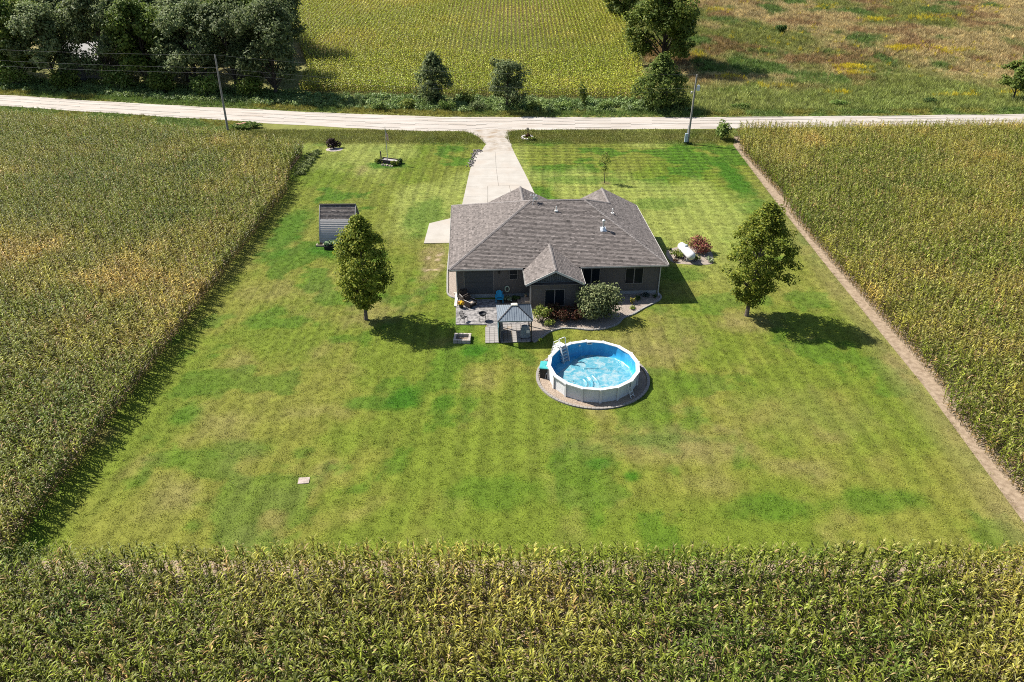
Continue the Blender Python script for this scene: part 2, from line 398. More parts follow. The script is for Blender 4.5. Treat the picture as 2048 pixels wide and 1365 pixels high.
# driveway: poured concrete slabs with joints
dl = [(-6.7, 82.2), (-6.45, 91.8), (-6.15, 105.7), (-5.5, 114.4)]; dr = [(4.4, 83.0), (3.1, 95.2), (2.0, 103.0), (.24, 114.7)]
def lerpline(P, t, key=1):
    y = P[0][key]+(P[-1][key]-P[0][key])*t
    for a, b in zip(P, P[1:]):
        if y <= b[key]+1e-6:
            u = (y-a[key])/(b[key]-a[key]); return (a[0]+(b[0]-a[0])*u, y)
    return P[-1]
m = MB(); m.poly([(x, y, .016) for x, y in dl[:1]+dr+dl[::-1][:-1]])
drive = m.build('driveway', M_soil, kind='structure')
nr = 8
for i in range(nr):
    t0, t1 = i/nr, (i+1)/nr
    A, B, Cc, D = lerpline(dl, t0), lerpline(dr, t0), lerpline(dr, t1), lerpline(dl, t1)
    nc = 3 if i < 4 else 2
    for k in range(nc):
        g = .012; e0, e1 = k/nc+(.002 if k else 0), (k+1)/nc-(.002 if k < nc-1 else 0)
        q = [np.array(A)*(1-e0)+np.array(B)*e0, np.array(A)*(1-e1)+np.array(B)*e1, np.array(D)*(1-e1)+np.array(Cc)*e1, np.array(D)*(1-e0)+np.array(Cc)*e0]
        q[0][1] += g; q[1][1] += g; q[2][1] -= g; q[3][1] -= g
        m = MB(); m.prism([tuple(p) for p in q], .02, .075+.004*random.random()); m.build('slab', M_conc, drive)
m = MB(); m.prism([(-10.15, 78.85), (-6.2, 79.0), (-6.5, 86.9), (-7.4, 86.7), (-10.1, 84.9)], -.02, .07)
m.build('side_slab', M_conc, kind='structure')
for k in range(26):                          # broken rock along the driveway's left edge, one heap
    pass
m = MB(); rr = random.Random(4)
for k in range(170):
    y = rr.uniform(107, 115.6); x = -6.1+.06*(y-107)+rr.gauss(-.1, .22)+(.8*rr.random() if y > 114 else 0)
    s_ = rr.uniform(.08, .26); m.obox((x, y, .05+s_*.2), (s_, s_*rr.uniform(.6, 1.1), s_*.7), Matrix.Rotation(rr.random()*3, 3, 'Z') @ Matrix.Rotation(rr.random(), 3, 'X'), .7)
m.build('rock_edging', pmat('dark_rock', (.10, .09, .085), (.26, .23, .21), sc=6), kind='stuff')

# ------------------------------------------------------------------ house
TH = R(3.0)
house = thing('house', 'single-storey house with dark taupe siding and a brown-grey hipped shingle roof', 'house', (-6.07, 64.68, 0), TH)
def hw(a, b, z=0):
    c, s = math.cos(TH), math.sin(TH); return (-6.07+a*c-b*s, 64.68+a*s+b*c, z)
M_side = pmat('lap_siding', (.098, .083, .074), (.112, .096, .086), sc=3, rough=.65)
M_trim = pmat('grey_blue_trim', (.135, .15, .158), rough=.6)
M_white = pmat('white_gutter', (.44, .42, .39), rough=.5)
M_found = pmat('foundation_concrete', (.27, .28, .28), (.34, .34, .335), sc=2, bump=.15)
M_glass = pmat('window_glass', (.012, .016, .020), rough=.1, spec=.08)
M_frame = pmat('window_frame', (.19, .172, .158), rough=.5)
M_gdoor = pmat('garage_door_paint', (.055, .058, .062), rough=.6)
M_shing = pmat('asphalt_shingle', (.128, .110, .100), (.160, .140, .129), sc=9, rough=.92, tint='tint', bump=.3, bsc=60, spec=.15)
M_cap = pmat('ridge_shingle', (.155, .137, .127), (.19, .17, .16), sc=6, rough=.9, tint='tint')
E0, PS, PE = 3.45, .435, .507                # eave height, pitch of main planes, of the east plane
LA, RL0, RL1, RB, RZ, BK = 21.4, 8.5, 14.1, 8.5, 7.15, 17.3
m = MB(); m.box(.80, 20.65, .62, 15.2, -.3, .45); m.box(.80, 12.0, 15.3, 16.6, -.3, .45); m.box(7.85, 12.1, -2.55, .5, -.3, .42)
m.build('foundation', M_found, house)
m = MB(); m.box(.75, 20.7, .55, 15.0, .452, 3.22); m.box(.75, 12.2, 15.05, 16.7, .452, 3.22); m.box(13.6, 20.7, 15.05, 15.9, .452, 3.22); m.box(7.8, 12.15, -2.65, .5, .422, 3.2)
m.poly([(7.8, -2.655, 3.2), (12.15, -2.655, 3.2), (9.97, -2.655, 4.40)])
wall = m.build('wall', M_side, house)
m = MB()
def lap(p0, p1, z0, z1, out):                # overlapping boards, each tilted out at its foot
    n = int(round((z1-z0)/.155)); h = (z1-z0)/n; ox, oy = out
    for k in range(n):
        z = z0+k*h
        a, b = Vector((*p0, z)), Vector((*p1, z)); o = Vector((ox, oy, 0))
        m.add([a+o*.030, b+o*.030, b+o*.010+Vector((0, 0, h)), a+o*.010+Vector((0, 0, h)), a+o*.008, b+o*.008], [(0, 1, 2, 3), (4, 5, 1, 0)])
lap((.75, .55), (1.36, .55), .455, 3.22, (0, -1)); lap((4.34, .55), (7.8, .55), .455, 3.22, (0, -1)); lap((12.15, .55), (20.7, .55), .455, 3.22, (0, -1))
lap((7.8, -2.65), (12.15, -2.65), .425, 3.2, (0, -1)); lap((20.7, .55), (20.7, 15), .455, 3.22, (1, 0)); lap((.75, 15), (.75, .55), .455, 3.22, (-1, 0)); lap((7.8, .5), (7.8, -2.65), .425, 3.2, (-1, 0)); lap((12.15, -2.65), (12.15, .5), .425, 3.2, (1, 0))
m.build('siding', M_side, house, kind='stuff')
# corner boards and the bump-out's gable dressing
for (a, b) in ((.75, .55), (20.7, .55), (7.8, -2.65), (12.15, -2.65)):
    m = MB(); m.box(a-.05, a+.05, b-.05, b+.05, .45, 3.2); m.build('corner_board', M_side, house)
m = MB(); m.poly([(8.35, -2.70, 3.26), (11.6, -2.70, 3.26), (9.97, -2.70, 4.15)]); m.poly([(8.35, -2.70, 3.26), (9.97, -2.70, 4.15), (11.6, -2.70, 3.26)])
for k in range(15):
    x = 8.5+k*.21; zt = 3.26+.5*min(x-8.35, 11.6-x)*1.08
    m.box(x-.02, x+.02, -2.725, -2.70, 3.27, max(zt, 3.29))
m.box(8.1, 11.85, -2.74, -2.69, 3.12, 3.25)
m.build('gable_panel', M_trim, house)

def clip(P, ax, val, keep_gt):
    out = []
    for i in range(len(P)):
        a, b = P[i], P[(i+1) % len(P)]; da, db = a[ax]-val, b[ax]-val
        if not keep_gt: da, db = -da, -db
        if da >= 0: out.append(a)
        if (da >= 0) != (db >= 0):
            t = da/(da-db); out.append((a[0]+(b[0]-a[0])*t, a[1]+(b[1]-a[1])*t))
    return out
def shingles(name, planes, parent, mat, expo=.18, tab=.30, seed=1):
    """courses of overlapping tabs laid over sloping planes; each tab has its own tone"""
    rs = random.Random(seed); V, F, T = [], [], []
    for P3 in planes:
        P3 = [Vector(p) for p in P3]
        nrm = (P3[1]-P3[0]).cross(P3[2]-P3[0]).normalized()
        if nrm.z < 0: nrm = -nrm
        u = Vector((0, 0, 1)).cross(nrm).normalized(); s = nrm.cross(u); o = P3[0]
        P2 = [((p-o).dot(u), (p-o).dot(s)) for p in P3]
        s0 = min(p[1] for p in P2); s1 = max(p[1] for p in P2); k = 0; sv = s0
        while sv < s1-.01:
            e = min(sv+expo, s1); band = clip(clip(P2, 1, sv, True), 1, e, False)
            if len(band) >= 3:
                u0 = min(p[0] for p in band); u1 = max(p[0] for p in band); x = u0-rs.random()*tab
                row = rs.uniform(-.06, .06)
                while x < u1:
                    x2 = x+tab*rs.uniform(.55, 1.2)
                    q = clip(clip(band, 0, x, True), 0, x2, False)
                    if len(q) >= 3:
                        up = rs.uniform(.018, .032); t = min(1, max(0, rs.gauss(.61, .15)+row)); base = len(V)
                        for a, b in q: V.append(o+u*a+s*b+nrm*(.012+up*(1-(b-sv)/expo)))
                        F.append(list(range(base, base+len(q)))); T.append(t)
                        low = [i for i, (a, b) in enumerate(q) if b-sv < 1e-4]
                        if len(low) >= 2:
                            i, j = low[0], low[-1]; pa, pb = q[i], q[j]; base = len(V)
                            V += [o+u*pa[0]+s*pa[1], o+u*pb[0]+s*pb[1], o+u*pb[0]+s*pb[1]+nrm*(.012+up), o+u*pa[0]+s*pa[1]+nrm*(.012+up)]
                            F.append([base, base+1, base+2, base+3]); T.append(0)  # butt faces tinted darkest: shading of the course lines put into the colour
                    x = x2
            sv += expo
    me = bpy.data.meshes.new(name); me.from_pydata([tuple(v) for v in V], [], F); me.materials.append(mat)
    a = me.attributes.new('tint', 'FLOAT', 'FACE'); a.data.foreach_set('value', T); me.update()
    return link(bpy.data.objects.new(name, me), parent, 'stuff')
def zS(b): return E0+PS*b
GR_A, GR_B, GR_Z = 17.3, 16.45, E0+PE*4.1     # street-side gable on the right: ridge line, far end, ridge height
GL_A, GL_Z = 7.95, 5.5                        # street-side gable over the garage
BA, BZ, BF, BE = 9.95, 4.67, -3.3, 3.30       # patio bump-out gable
bb = (BZ-E0)/PS
south = [(0, 0, E0), (LA, 0, E0), (RL1, RB, RZ), (RL0, RB, RZ)]
west = [(0, BK, E0), (0, 0, E0), (RL0, RB, RZ)]
north_l = [(RL0, RB, RZ), (11.5, RB, RZ), (11.5, BK, E0), (0, BK, E0)]
north_r = [(11.5, RB, RZ), (RL1, RB, RZ), (20, 15.6, E0), (11.5, 15.6, E0)]
hb = RB+(RZ-GR_Z)/((RZ-E0)/7.1)
east = [(LA, 0, E0), (LA, GR_B, E0), (GR_A, GR_B, GR_Z), (GR_A-.0, hb, GR_Z), (RL1, RB, RZ)]
gr_w = [(13.2, GR_B, GR_Z-.507*4.1), (13.2, 13.5, GR_Z-.507*4.1), (GR_A, hb-.1, GR_Z), (GR_A, GR_B, GR_Z)]
gl_w = [(GL_A-4.2, BK+.15, GL_Z-.49*4.2), (GL_A-4.2, 15.5, GL_Z-.49*4.2), (GL_A, 11.5, GL_Z), (GL_A, BK+.15, GL_Z)]
gl_e = [(GL_A, BK+.15, GL_Z), (GL_A, 11.5, GL_Z), (GL_A+4.2, 15.5, GL_Z-.49*4.2), (GL_A+4.2, BK+.15, GL_Z-.49*4.2)]
bw = [(BA-2.75, BF, BE), (BA, BF, BZ), (BA, bb+.05, BZ), (BA-2.43, .02, BE+.16), (BA-2.75, 0, BE)]
be = [(BA, BF, BZ), (BA+2.75, BF, BE), (BA+2.75, 0, BE), (BA+2.43, .02, BE+.16), (BA, bb+.05, BZ)]
planes = [south, west, north_l, north_r, east, gr_w, gl_w, gl_e, bw, be]
m = MB()
for P in planes: m.poly([(p[0], p[1], p[2]) for p in P])
m.box(.02, LA-.02, .02, 15.0, 3.22, 3.30); m.box(.02, 12.0, 15.0, BK-.05, 3.22, 3.30); m.box(13.3, LA-.02, 15.0, GR_B-.05, 3.22, 3.30)
m.box(BA-2.68, BA+2.68, BF+.06, .01, 3.14, 3.20)
roof = m.build('roof', M_side, house)
shingles('shingle', planes, roof, M_shing)
def caps(lines, parent, name='ridge_cap', w=.16, seg=.24):
    V, F, T = [], [], []; rs = random.Random(5)
    for a, b in lines:
        a, b = Vector(a), Vector(b); L_ = (b-a).length; n = max(2, int(L_/seg)); t = (b-a)/L_
        side = t.cross(Vector((0, 0, 1))).normalized(); up = side.cross(t)
        for k in range(n):
            p, q = a+t*(L_*k/n-.03), a+t*(L_*(k+1)/n); i = len(V)
            h0, h1 = .085, .065; dr_ = .075
            V += [p+side*w+up*(h0-dr_), p+up*h0, p-side*w+up*(h0-dr_), q+side*w+up*(h1-dr_), q+up*h1, q-side*w+up*(h1-dr_)]
            F += [[i, i+3, i+4, i+1], [i+1, i+4, i+5, i+2], [i, i+1, i+2]]; tt = rs.uniform(.5, .75); T += [tt, tt, .1]
    me = bpy.data.meshes.new(name); me.from_pydata([tuple(v) for v in V], [], F); me.materials.append(M_cap)
    me.attributes.new('tint', 'FLOAT', 'FACE').data.foreach_set('value', T); me.update()
    return link(bpy.data.objects.new(name, me), parent, 'stuff')
caps([((0, 0, E0), (RL0, RB, RZ)), ((LA, 0, E0), (RL1, RB, RZ)), ((0, BK, E0), (RL0, RB, RZ)), ((GR_A, hb, GR_Z), (RL1, RB, RZ)), ((RL0, RB, RZ), (RL1, RB, RZ)),
      ((GR_A, GR_B, GR_Z), (GR_A, hb, GR_Z)), ((GL_A, BK+.15, GL_Z), (GL_A, 11.6, GL_Z)), ((BA, BF, BZ), (BA, bb, BZ))], roof)
def gutter(a, b, out):
    m = MB(); o = Vector((*out, 0)); a, b = Vector(a), Vector(b); w_ = .11
    for p, q in ((a, b),):
        m.add([p, q, q+o*w_, p+o*w_, p+Vector((0, 0, -.13)), q+Vector((0, 0, -.13)), q+o*w_*.8+Vector((0, 0, -.13)), p+o*w_*.8+Vector((0, 0, -.13)), p+o*w_*.85, q+o*w_*.85, p+o*.03+Vector((0, 0, -.1)), q+o*.03+Vector((0, 0, -.1))],
              [(4, 5, 1, 0), (7, 6, 5, 4), (3, 2, 6, 7), (3, 8, 9, 2), (8, 10, 11, 9), (0, 1, 11, 10)])
    m.build('gutter', M_white, house)
gutter((0, 0, E0-.01), (7.15, 0, E0-.01), (0, -1)); gutter((12.75, 0, E0-.01), (LA, 0, E0-.01), (0, -1)); gutter((LA, 0, E0-.01), (LA, GR_B, E0-.01), (1, 0)); gutter((0, BK, E0-.01), (0, 0, E0-.01), (-1, 0))
gutter((BA-2.75, 0, BE-.01), (BA-2.75, BF, BE-.01), (-1, 0)); gutter((BA+2.75, BF, BE-.01), (BA+2.75, 0, BE-.01), (1, 0))
for sx in (-1, 1):
    m = MB(); m.beam((BA+sx*2.78, BF-.03, BE-.10), (BA, BF-.03, BZ-.07), .05, .2, (0, 0, 1)); m.build('rake_board', M_white if sx < 0 else M_white, house)
for (a, b, z1) in ((.68, .45, 3.3), (7.70, -2.5, 3.15), (20.78, .45, 3.3)):
    m = MB(); m.box(a-.05, a+.05, b-.045, b+.045, .18, z1); m.beam((a, b, .2), (a, b-.5, .1), .1, .08); m.build('downspout', M_white, house)
def window(a0, a1, z0, z1, b, two=True):
    f = .055; m = MB()
    m.box(a0-f, a1+f, b-.07, b, z1, z1+f); m.box(a0-f-.02, a1+f+.02, b-.09, b, z0-f, z0)
    m.box(a0-f, a0, b-.07, b, z0, z1); m.box(a1, a1+f, b-.07, b, z0, z1)
    c = (a0+a1)/2
    if two: m.box(c-.045, c+.045, b-.065, b, z0, z1)
    else: m.box(a0, a1, b-.055, b, (z0+z1)/2-.02, (z0+z1)/2+.02)
    o = m.build('window', M_frame, house)
    for x0, x1 in (((a0, c-.045), (c+.045, a1)) if two else ((a0, a1),)):
        m = MB(); m.box(x0, x1, b-.036, b-.03, z0, z1); m.build('pane', M_glass, o)
window(5.86, 6.62, 2.08, 3.04, .55-.01, False); window(13.15, 14.75, 1.40, 2.96, .54); window(17.38, 19.06, 1.30, 2.92, .54); window(9.10, 10.90, .70, 2.40, -2.66)
m = MB(); m.box(1.36, 4.34, .535, .575, .55, 3.02); gd = m.build('garage_door', M_frame, house)
for k in range(4):
    m = MB(); z0 = .57+k*.60
    m.box(1.45, 4.25, .50, .534, z0, z0+.585)
    for i in range(4): m.box(1.53+i*.69, 2.08+i*.69, .490, .4995, z0+.1, z0+.48)
    m.build('panel', M_gdoor, gd)
m = MB(); m.lathe([(0, .12), (.06, .12), (.08, 0), (.07, -.14), (0, -.17)], 8, (4.84, .40, 2.85)); m.box(4.79, 4.89, .42, .55, 2.85, 2.95)
m.build('wall_lamp', pmat('lamp_black', (.02, .02, .02), rough=.4), house)
M_galv = pmat('galvanised_pipe', (.55, .57, .58), (.68, .69, .70), sc=4, rough=.35, metal=.5)
M_pvc = pmat('white_pipe', (.72, .70, .66), rough=.5)
for (a, b, h, r) in ((11.0, 7.0, .55, .055), (17.1, 8.2, .6, .06)):
    z = zS(b) if a < 15 else E0+PE*(LA-a)
    m = MB(); m.tube([(a, b, z-.1), (a, b, z+h)], r, 8); m.box(a-.16, a+.16, b-.16, b+.16, z-.07, z+.10); m.build('vent_pipe', M_pvc, house)
a, b = 15.55, 4.5; z = zS(b)
m = MB(); m.tube([(a, b, z-.2), (a, b, z+.95)], .085, 10); m.lathe([(.085, .8), (.17, .86), (.17, 1.0), (.05, 1.08), (0, 1.08)], 10, (a, b, z)); m.lathe([(.34, -.06), (.14, .26), (.085, .3)], 10, (a, b, z)); m.obox((a, b, z+.03), (.62, .7, .03), Matrix.Rotation(math.atan(PS), 3, 'X'))
m.build('flue_pipe', M_galv, house)
a, b = 8.75, 8.3; z = 7.1
m = MB(); m.tube([(a, b, z-.2), (a, b, z+.75)], .025, 6); m.tube([(a-.38, b-.1, z+.72), (a+.38, b+.1, z+.62)], .02, 5)
for i in range(5): q = -.34+i*.17; m.tube([(a+q, b-.22+q*.25, z+.7-q*.13), (a+q, b+.22+q*.25, z+.7-q*.13)], .014, 4)
m.tube([(a-.15, b-.5, z-.35), (a, b, z+.5)], .015, 5); m.obox((a+.25, b-.05, z+.35), (.35, .12, .3), Matrix.Rotation(.6, 3, 'Y'))
m.build('antenna', M_galv, house)

# ------------------------------------------------------------------ patio, paving, garden bed
M_patio = pmat('stamped_concrete', (.105, .1, .098), (.32, .30, .287), sc=3.2, det=8, bump=.5, bsc=9, c3=(.095, .09, .093), sc3=3.5)
pat = [(-5.25, 59.95), (-2.35, 59.95), (-2.25, 59.4), (-1.4, 59.4), (-1.4, 59.9), (1.75, 60.1), (1.62, 65.0), (-5.55, 64.95)]
m = MB(); m.prism(pat, -.02, .095); patio = m.build('patio', M_patio, kind='structure')
M_pav = pmat('concrete_paver', (.22, .202, .188), (.30, .277, .258), sc=1.5, bump=.25, bsc=25)
M_pav2 = pmat('tan_paver', (.26, .212, .165), (.33, .275, .22), sc=2, bump=.25, bsc=25)
path = MB(); path.poly([(-2.35, 56.7, .02), (1.85, 56.9, .02), (1.75, 60.05, .02), (-2.4, 59.9, .02)]); path = path.build('paved_path', M_soil, kind='structure')
pv = [MB().mesh, None]
def paver_mesh(w_, d_, mt):
    b = MB(); b.box(-w_/2, w_/2, -d_/2, d_/2, 0, .055); return b.mesh('paver', mt)
pm = paver_mesh(.38, .38, M_pav); pm2 = paver_mesh(.38, .38, M_pav2)
c3, s3 = math.cos(TH), math.sin(TH)
for i in range(10):
    for k in range(8):
        x, y = -2.2+i*.41, 56.85+k*.41
        if x < -1.5 and k > 6: continue
        o = bpy.data.objects.new('paver', pm2 if i in (4, 5) and k < 7 and random.random() < .8 else pm)
        o.location = (-2.2+(x+2.2)*c3-(y-56.85)*s3*.6, 56.85+(x+2.2)*s3+(y-56.85)*c3, .022+random.uniform(0, .012)); o.rotation_euler = (0, 0, TH+random.uniform(-.02, .02)); link(o, path)
M_peb = pmat('landscape_pebble', (.17, .137, .11), (.37, .31, .255), sc=14, det=3, bump=.9, bsc=22, lo=.3, hi=.7)
M_curb = pmat('bed_curb_concrete', (.23, .22, .205), (.30, .287, .268), sc=3, bump=.2)
curb = smooth_line([(14.72, 66.35), (14.85, 65.5), (14.4, 64.7), (12.94, 63.36), (11.6, 62.0), (10.6, 61.3), (9.85, 60.1), (8.7, 59.3), (7.2, 59.0), (5.8, 59.25), (4.7, 59.3), (3.5, 58.7), (2.6, 57.5), (2.0, 56.8)], 5)
m = MB(); m.poly([(x, y, .035) for x, y in curb]+[(1.8, 57.0, .035), (1.75, 62.3, .035), (6.3, 63.0, .035), (6.3, 66.0, .035)]); m.build('pebble_bed', M_peb, kind='structure')
m = MB()
for p, q in zip(curb, curb[1:]): m.beam((*p, .05), (q[0]+(q[0]-p[0])*.1, q[1]+(q[1]-p[1])*.1, .05), .17, .15)
m.build('bed_curb', M_curb, kind='structure')
strip = smooth_line([(-5.6, 65.3), (-6.0, 65.5), (-6.45, 66.2), (-6.6, 67.5), (-6.9, 72), (-7.1, 78.8)], 5)
m = MB(); m.poly([(x, y, .03) for x, y in strip]+[(-5.6, 78.8, .03), (-5.2, 65.4, .03)]); m.build('pebble_strip', M_peb, kind='structure')
m = MB()
for p, q in zip(strip, strip[1:]): m.beam((*p, .05), (*q, .05), .15, .14)
m.build('strip_curb', M_curb, kind='structure')
m = MB(); m.poly([(-1.1, 64.0, .102), (1.0, 64.1, .102), (1.0, 65.4, .102), (-1.2, 65.3, .102)]); m.build('planting_soil', pmat('dark_mulch', (.05, .04, .033), (.10, .075, .055), sc=8, bump=.8, bsc=25), kind='structure')
# ------------------------------------------------------------------ pool
PCX, PCY, PR, PH = 6.7, 51.25, 3.70, 1.32
M_pring = pmat('pool_pebble', (.20, .15, .11), (.36, .285, .215), sc=12, bump=.9, bsc=20, c3=(.15, .12, .10), sc3=.35)
m = MB(); m.poly([(PCX+4.38*math.cos(i*math.pi/24)*1.02, PCY-.05+4.38*math.sin(i*math.pi/24)*.98, .03) for i in range(48)]); ring = m.build('pebble_ring', M_pring, kind='structure')
b = MB(); b.prism([(-.10, -.125), (.12, -.15), (.12, .15), (-.10, .125)], 0, .13); edgem = b.mesh('paver', pmat('edging_paver', (.21, .188, .168), (.33, .30, .27), sc=1.2, bump=.3, bsc=30))
for i in range(92):
    a = 2*math.pi*i/92
    o = bpy.data.objects.new('paver', edgem); o.location = (PCX+4.5*math.cos(a)*1.02, PCY-.05+4.5*math.sin(a)*.98, -.01+.01*random.random()); o.rotation_euler = (0, 0, a+random.uniform(-.04, .04)); link(o, ring)
pool = thing('swimming_pool', 'round above-ground pool with white panelled wall and blue liner', 'pool', (PCX, PCY, 0), R(4))
M_pw = pmat('pool_wall_sheet', (.55, .555, .55), (.68, .68, .67), sc=9, rough=.45, bump=.35, bsc=14)
M_pt = pmat('pool_white_resin', (.62, .61, .595), rough=.35)
M_liner = pmat('blue_liner', (.022, .25, .50), (.04, .33, .58), sc=1.2, rough=.3, bump=.5, bsc=2.2, stretch=(3, 3, .5))
NS = 16
def pp(a, r, z): return (r*math.cos(a), r*math.sin(a), z)
for i in range(NS):
    a0, a1 = 2*math.pi*i/NS, 2*math.pi*(i+1)/NS
    m = MB(); k = 6
    for j in range(k):
        u, v = j/k, (j+1)/k
        def pt(t, z): p0, p1 = Vector(pp(a0, PR-.02, z)), Vector(pp(a1, PR-.02, z)); q = p0.lerp(p1, t); q2 = q.normalized()*.0; return q+q2
        m.add([pt(u, .0), pt(v, .0), pt(v, PH-.03), pt(u, PH-.03)], [(0, 1, 2, 3)])
    m.build('wall_panel', M_pw, pool)
    m = MB(); o1, o0 = PR+.13, PR-.18
    m.add([pp(a0, o0, PH), pp(a1, o0, PH), pp(a1, o1, PH+.01), pp(a0, o1, PH+.01), pp(a0, o0, PH-.07), pp(a1, o0, PH-.07), pp(a1, o1, PH-.09), pp(a0, o1, PH-.09)],
          [(3, 2, 1, 0), (4, 5, 6, 7), (7, 6, 2, 3), (0, 1, 5, 4)]); m.build('top_rail', M_pt, pool)
    m = MB(); c = math.cos(a0); s_ = math.sin(a0); Mx = Matrix.Rotation(a0, 3, 'Z')
    m.obox(Vector(pp(a0, PR+.035, PH/2-.03)), (.09, .17, PH-.1), Mx, .8); up = m.build('upright', M_pt, pool)
    m = MB(); m.obox(Vector(pp(a0, PR+.02, PH-.02)), (.30, .20, .10), Mx, .85); m.build('rail_cap', M_pt, up)
m = MB()                                       # liner: folded sheet inside the wall
n = 128
for zi, (r, z) in enumerate(((PR-.16, PH-.05), (PR-.165, .8), (PR-.19, .25), (PR-.4, .10), (PR-1.2, .06))):
    for j in range(n):
        a = 2*math.pi*j/n; rip = .018*math.sin(j*1.1+zi*.7)+.016*math.sin(j*2.7)+.02*(vnoise(j*.3, zi*1.3)-.5)
        m.v.append(pp(a, r+(rip if 0 < zi else 0), z))
for zi in range(4):
    for j in range(n): m.f.append([zi*n+(j+1) % n, zi*n+j, (zi+1)*n+j, (zi+1)*n+(j+1) % n]); m.m.append(0)
m.build('liner', M_liner, pool, smooth=True)
def watermat():
    m = bpy.data.materials.new('pool_water'); t, N, L, P = nodes(m)
    P.inputs['Roughness'].default_value = .06; P.inputs['Specular IOR Level'].default_value = .6
    tc = N.new('ShaderNodeTexCoord')
    no = N.new('ShaderNodeTexNoise'); no.inputs['Scale'].default_value = 1.6; no.inputs['Detail'].default_value = 5; L.new(tc.outputs['Object'], no.inputs['Vector'])
    rp = N.new('ShaderNodeValToRGB'); rp.color_ramp.elements[0].position = .4; rp.color_ramp.elements[0].color = (.03, .24, .42, 1); rp.color_ramp.elements[1].position = .66; rp.color_ramp.elements[1].color = (.14, .42, .54, 1)
    L.new(no.outputs[0], rp.inputs[0]); L.new(rp.outputs[0], P.inputs['Base Color'])
    b = N.new('ShaderNodeBump'); b.inputs['Strength'].default_value = .5; b.inputs['Distance'].default_value = .08; L.new(no.outputs[0], b.inputs['Height']); L.new(b.outputs[0], P.inputs['Normal'])
    return m
m = MB(); m.poly([pp(2*math.pi*i/64, PR-.3, .115) for i in range(64)]); m.build('water', watermat(), pool)
def covermat():                                # clear bubble sheet: pale aqua, bubble reflections painted in as whiter patches
    m = bpy.data.materials.new('bubble_cover'); t, N, L, P = nodes(m)
    P.inputs['Roughness'].default_value = .28; P.inputs['Specular IOR Level'].default_value = .5
    tc = N.new('ShaderNodeTexCoord')
    n1 = N.new('ShaderNodeTexNoise'); n1.inputs['Scale'].default_value = 1.7; n1.inputs['Detail'].default_value = 7; n1.inputs['Roughness'].default_value = .68; n1.inputs['Distortion'].default_value = .6
    L.new(tc.outputs['Object'], n1.inputs['Vector'])
    rp = N.new('ShaderNodeValToRGB'); e = rp.color_ramp.elements
    e[0].position = .36; e[0].color = (.035, .185, .25, 1); e[1].position = .63; e[1].color = (.24, .315, .325, 1); x = e.new(.47); x.color = (.075, .235, .29, 1)
    L.new(n1.outputs[0], rp.inputs[0]); L.new(rp.outputs[0], P.inputs['Base Color'])
    n2 = N.new('ShaderNodeTexNoise'); n2.inputs['Scale'].default_value = 9; n2.inputs['Detail'].default_value = 4; L.new(tc.outputs['Object'], n2.inputs['Vector'])
    b = N.new('ShaderNodeBump'); b.inputs['Strength'].default_value = .55; b.inputs['Distance'].default_value = .05; L.new(n2.outputs[0], b.inputs['Height']); L.new(b.outputs[0], P.inputs['Normal'])
    return m
nr_, na_ = 70, 150
V, F = [], []
for i in range(nr_+1):
    for j in range(na_):
        a = 2*math.pi*j/na_; rad = (PR-.36)*i/nr_
        # the sheet has slid to the right: a crescent of water stays open on the far left
        pull = 1-.26*math.exp(-((math.atan2(math.sin(a-2.45), math.cos(a-2.45)))/.62)**2)
        x, y = rad*math.cos(a)*pull, rad*math.sin(a)*pull
        z = .135+.012*(vnoise(x*2.1, y*2.1, 5)-.5)
        d = math.hypot(x+1.75, y+.9)            # folds ring the slumped front left of the sheet
        ang = math.atan2(y+.9, x+1.75)
        k_ = math.exp(-((d-1.45)/.55)**2)*(1 if -1.9 < ang < .5 else .15)
        z += .13*k_*max(0, math.sin(d*13+1.2*math.sin(ang*2.3)))**2
        z += .12*math.exp(-((y-1.0-.12*math.sin(x*2)+.22*(x-.3))/.05)**2)*(1 if -.6 < x < 2.2 else 0)
        z += .11*math.exp(-((y+.65+.06*math.sin(x*3))/.05)**2)*(1 if x < -1.7 else 0)
        V.append((x, y, z))
for i in range(nr_):
    for j in range(na_): F.append([i*na_+j, i*na_+(j+1) % na_, (i+1)*na_+(j+1) % na_, (i+1)*na_+j][::-1])
m = MB(); m.v = V; m.f = [f[::-1] for f in F]; m.m = [0]*len(F)
tag(m.build('pool_cover', covermat(), loc=(PCX, PCY, 0), rz=R(4), smooth=True), 'crumpled pale aqua bubble cover lying in the round pool', 'pool cover')
m = MB(); m.box(-.24, .24, -.06, .02, -.16, .02); m.mi = 1; m.box(-.17, .17, -.065, -.058, -.11, -.03)
sk = m.build('skimmer', [M_pt, pmat('skimmer_slot', (.03, .035, .04))], pool, loc=(.0, 0, 0)); a = R(86); sk.location = pp(a, PR-.20, PH-.08); sk.rotation_euler = (0, 0, a-math.pi/2)
m = MB(); m.lathe([(0, .02), (.09, .02), (.1, 0)], 12); rj = m.build('return_fitting', M_pt, pool); a = R(100); rj.location = pp(a, PR-.20, PH-.32); rj.rotation_euler = (R(90), 0, a-math.pi/2)
# ladder over the rim
lad = thing('pool_ladder', 'white A-frame ladder straddling the pool rim at the upper left', 'ladder', (PCX+PR*math.cos(R(134)), PCY+PR*math.sin(R(134)), 0), R(134)); lad.scale = (1.1, 1.15, 1.08)
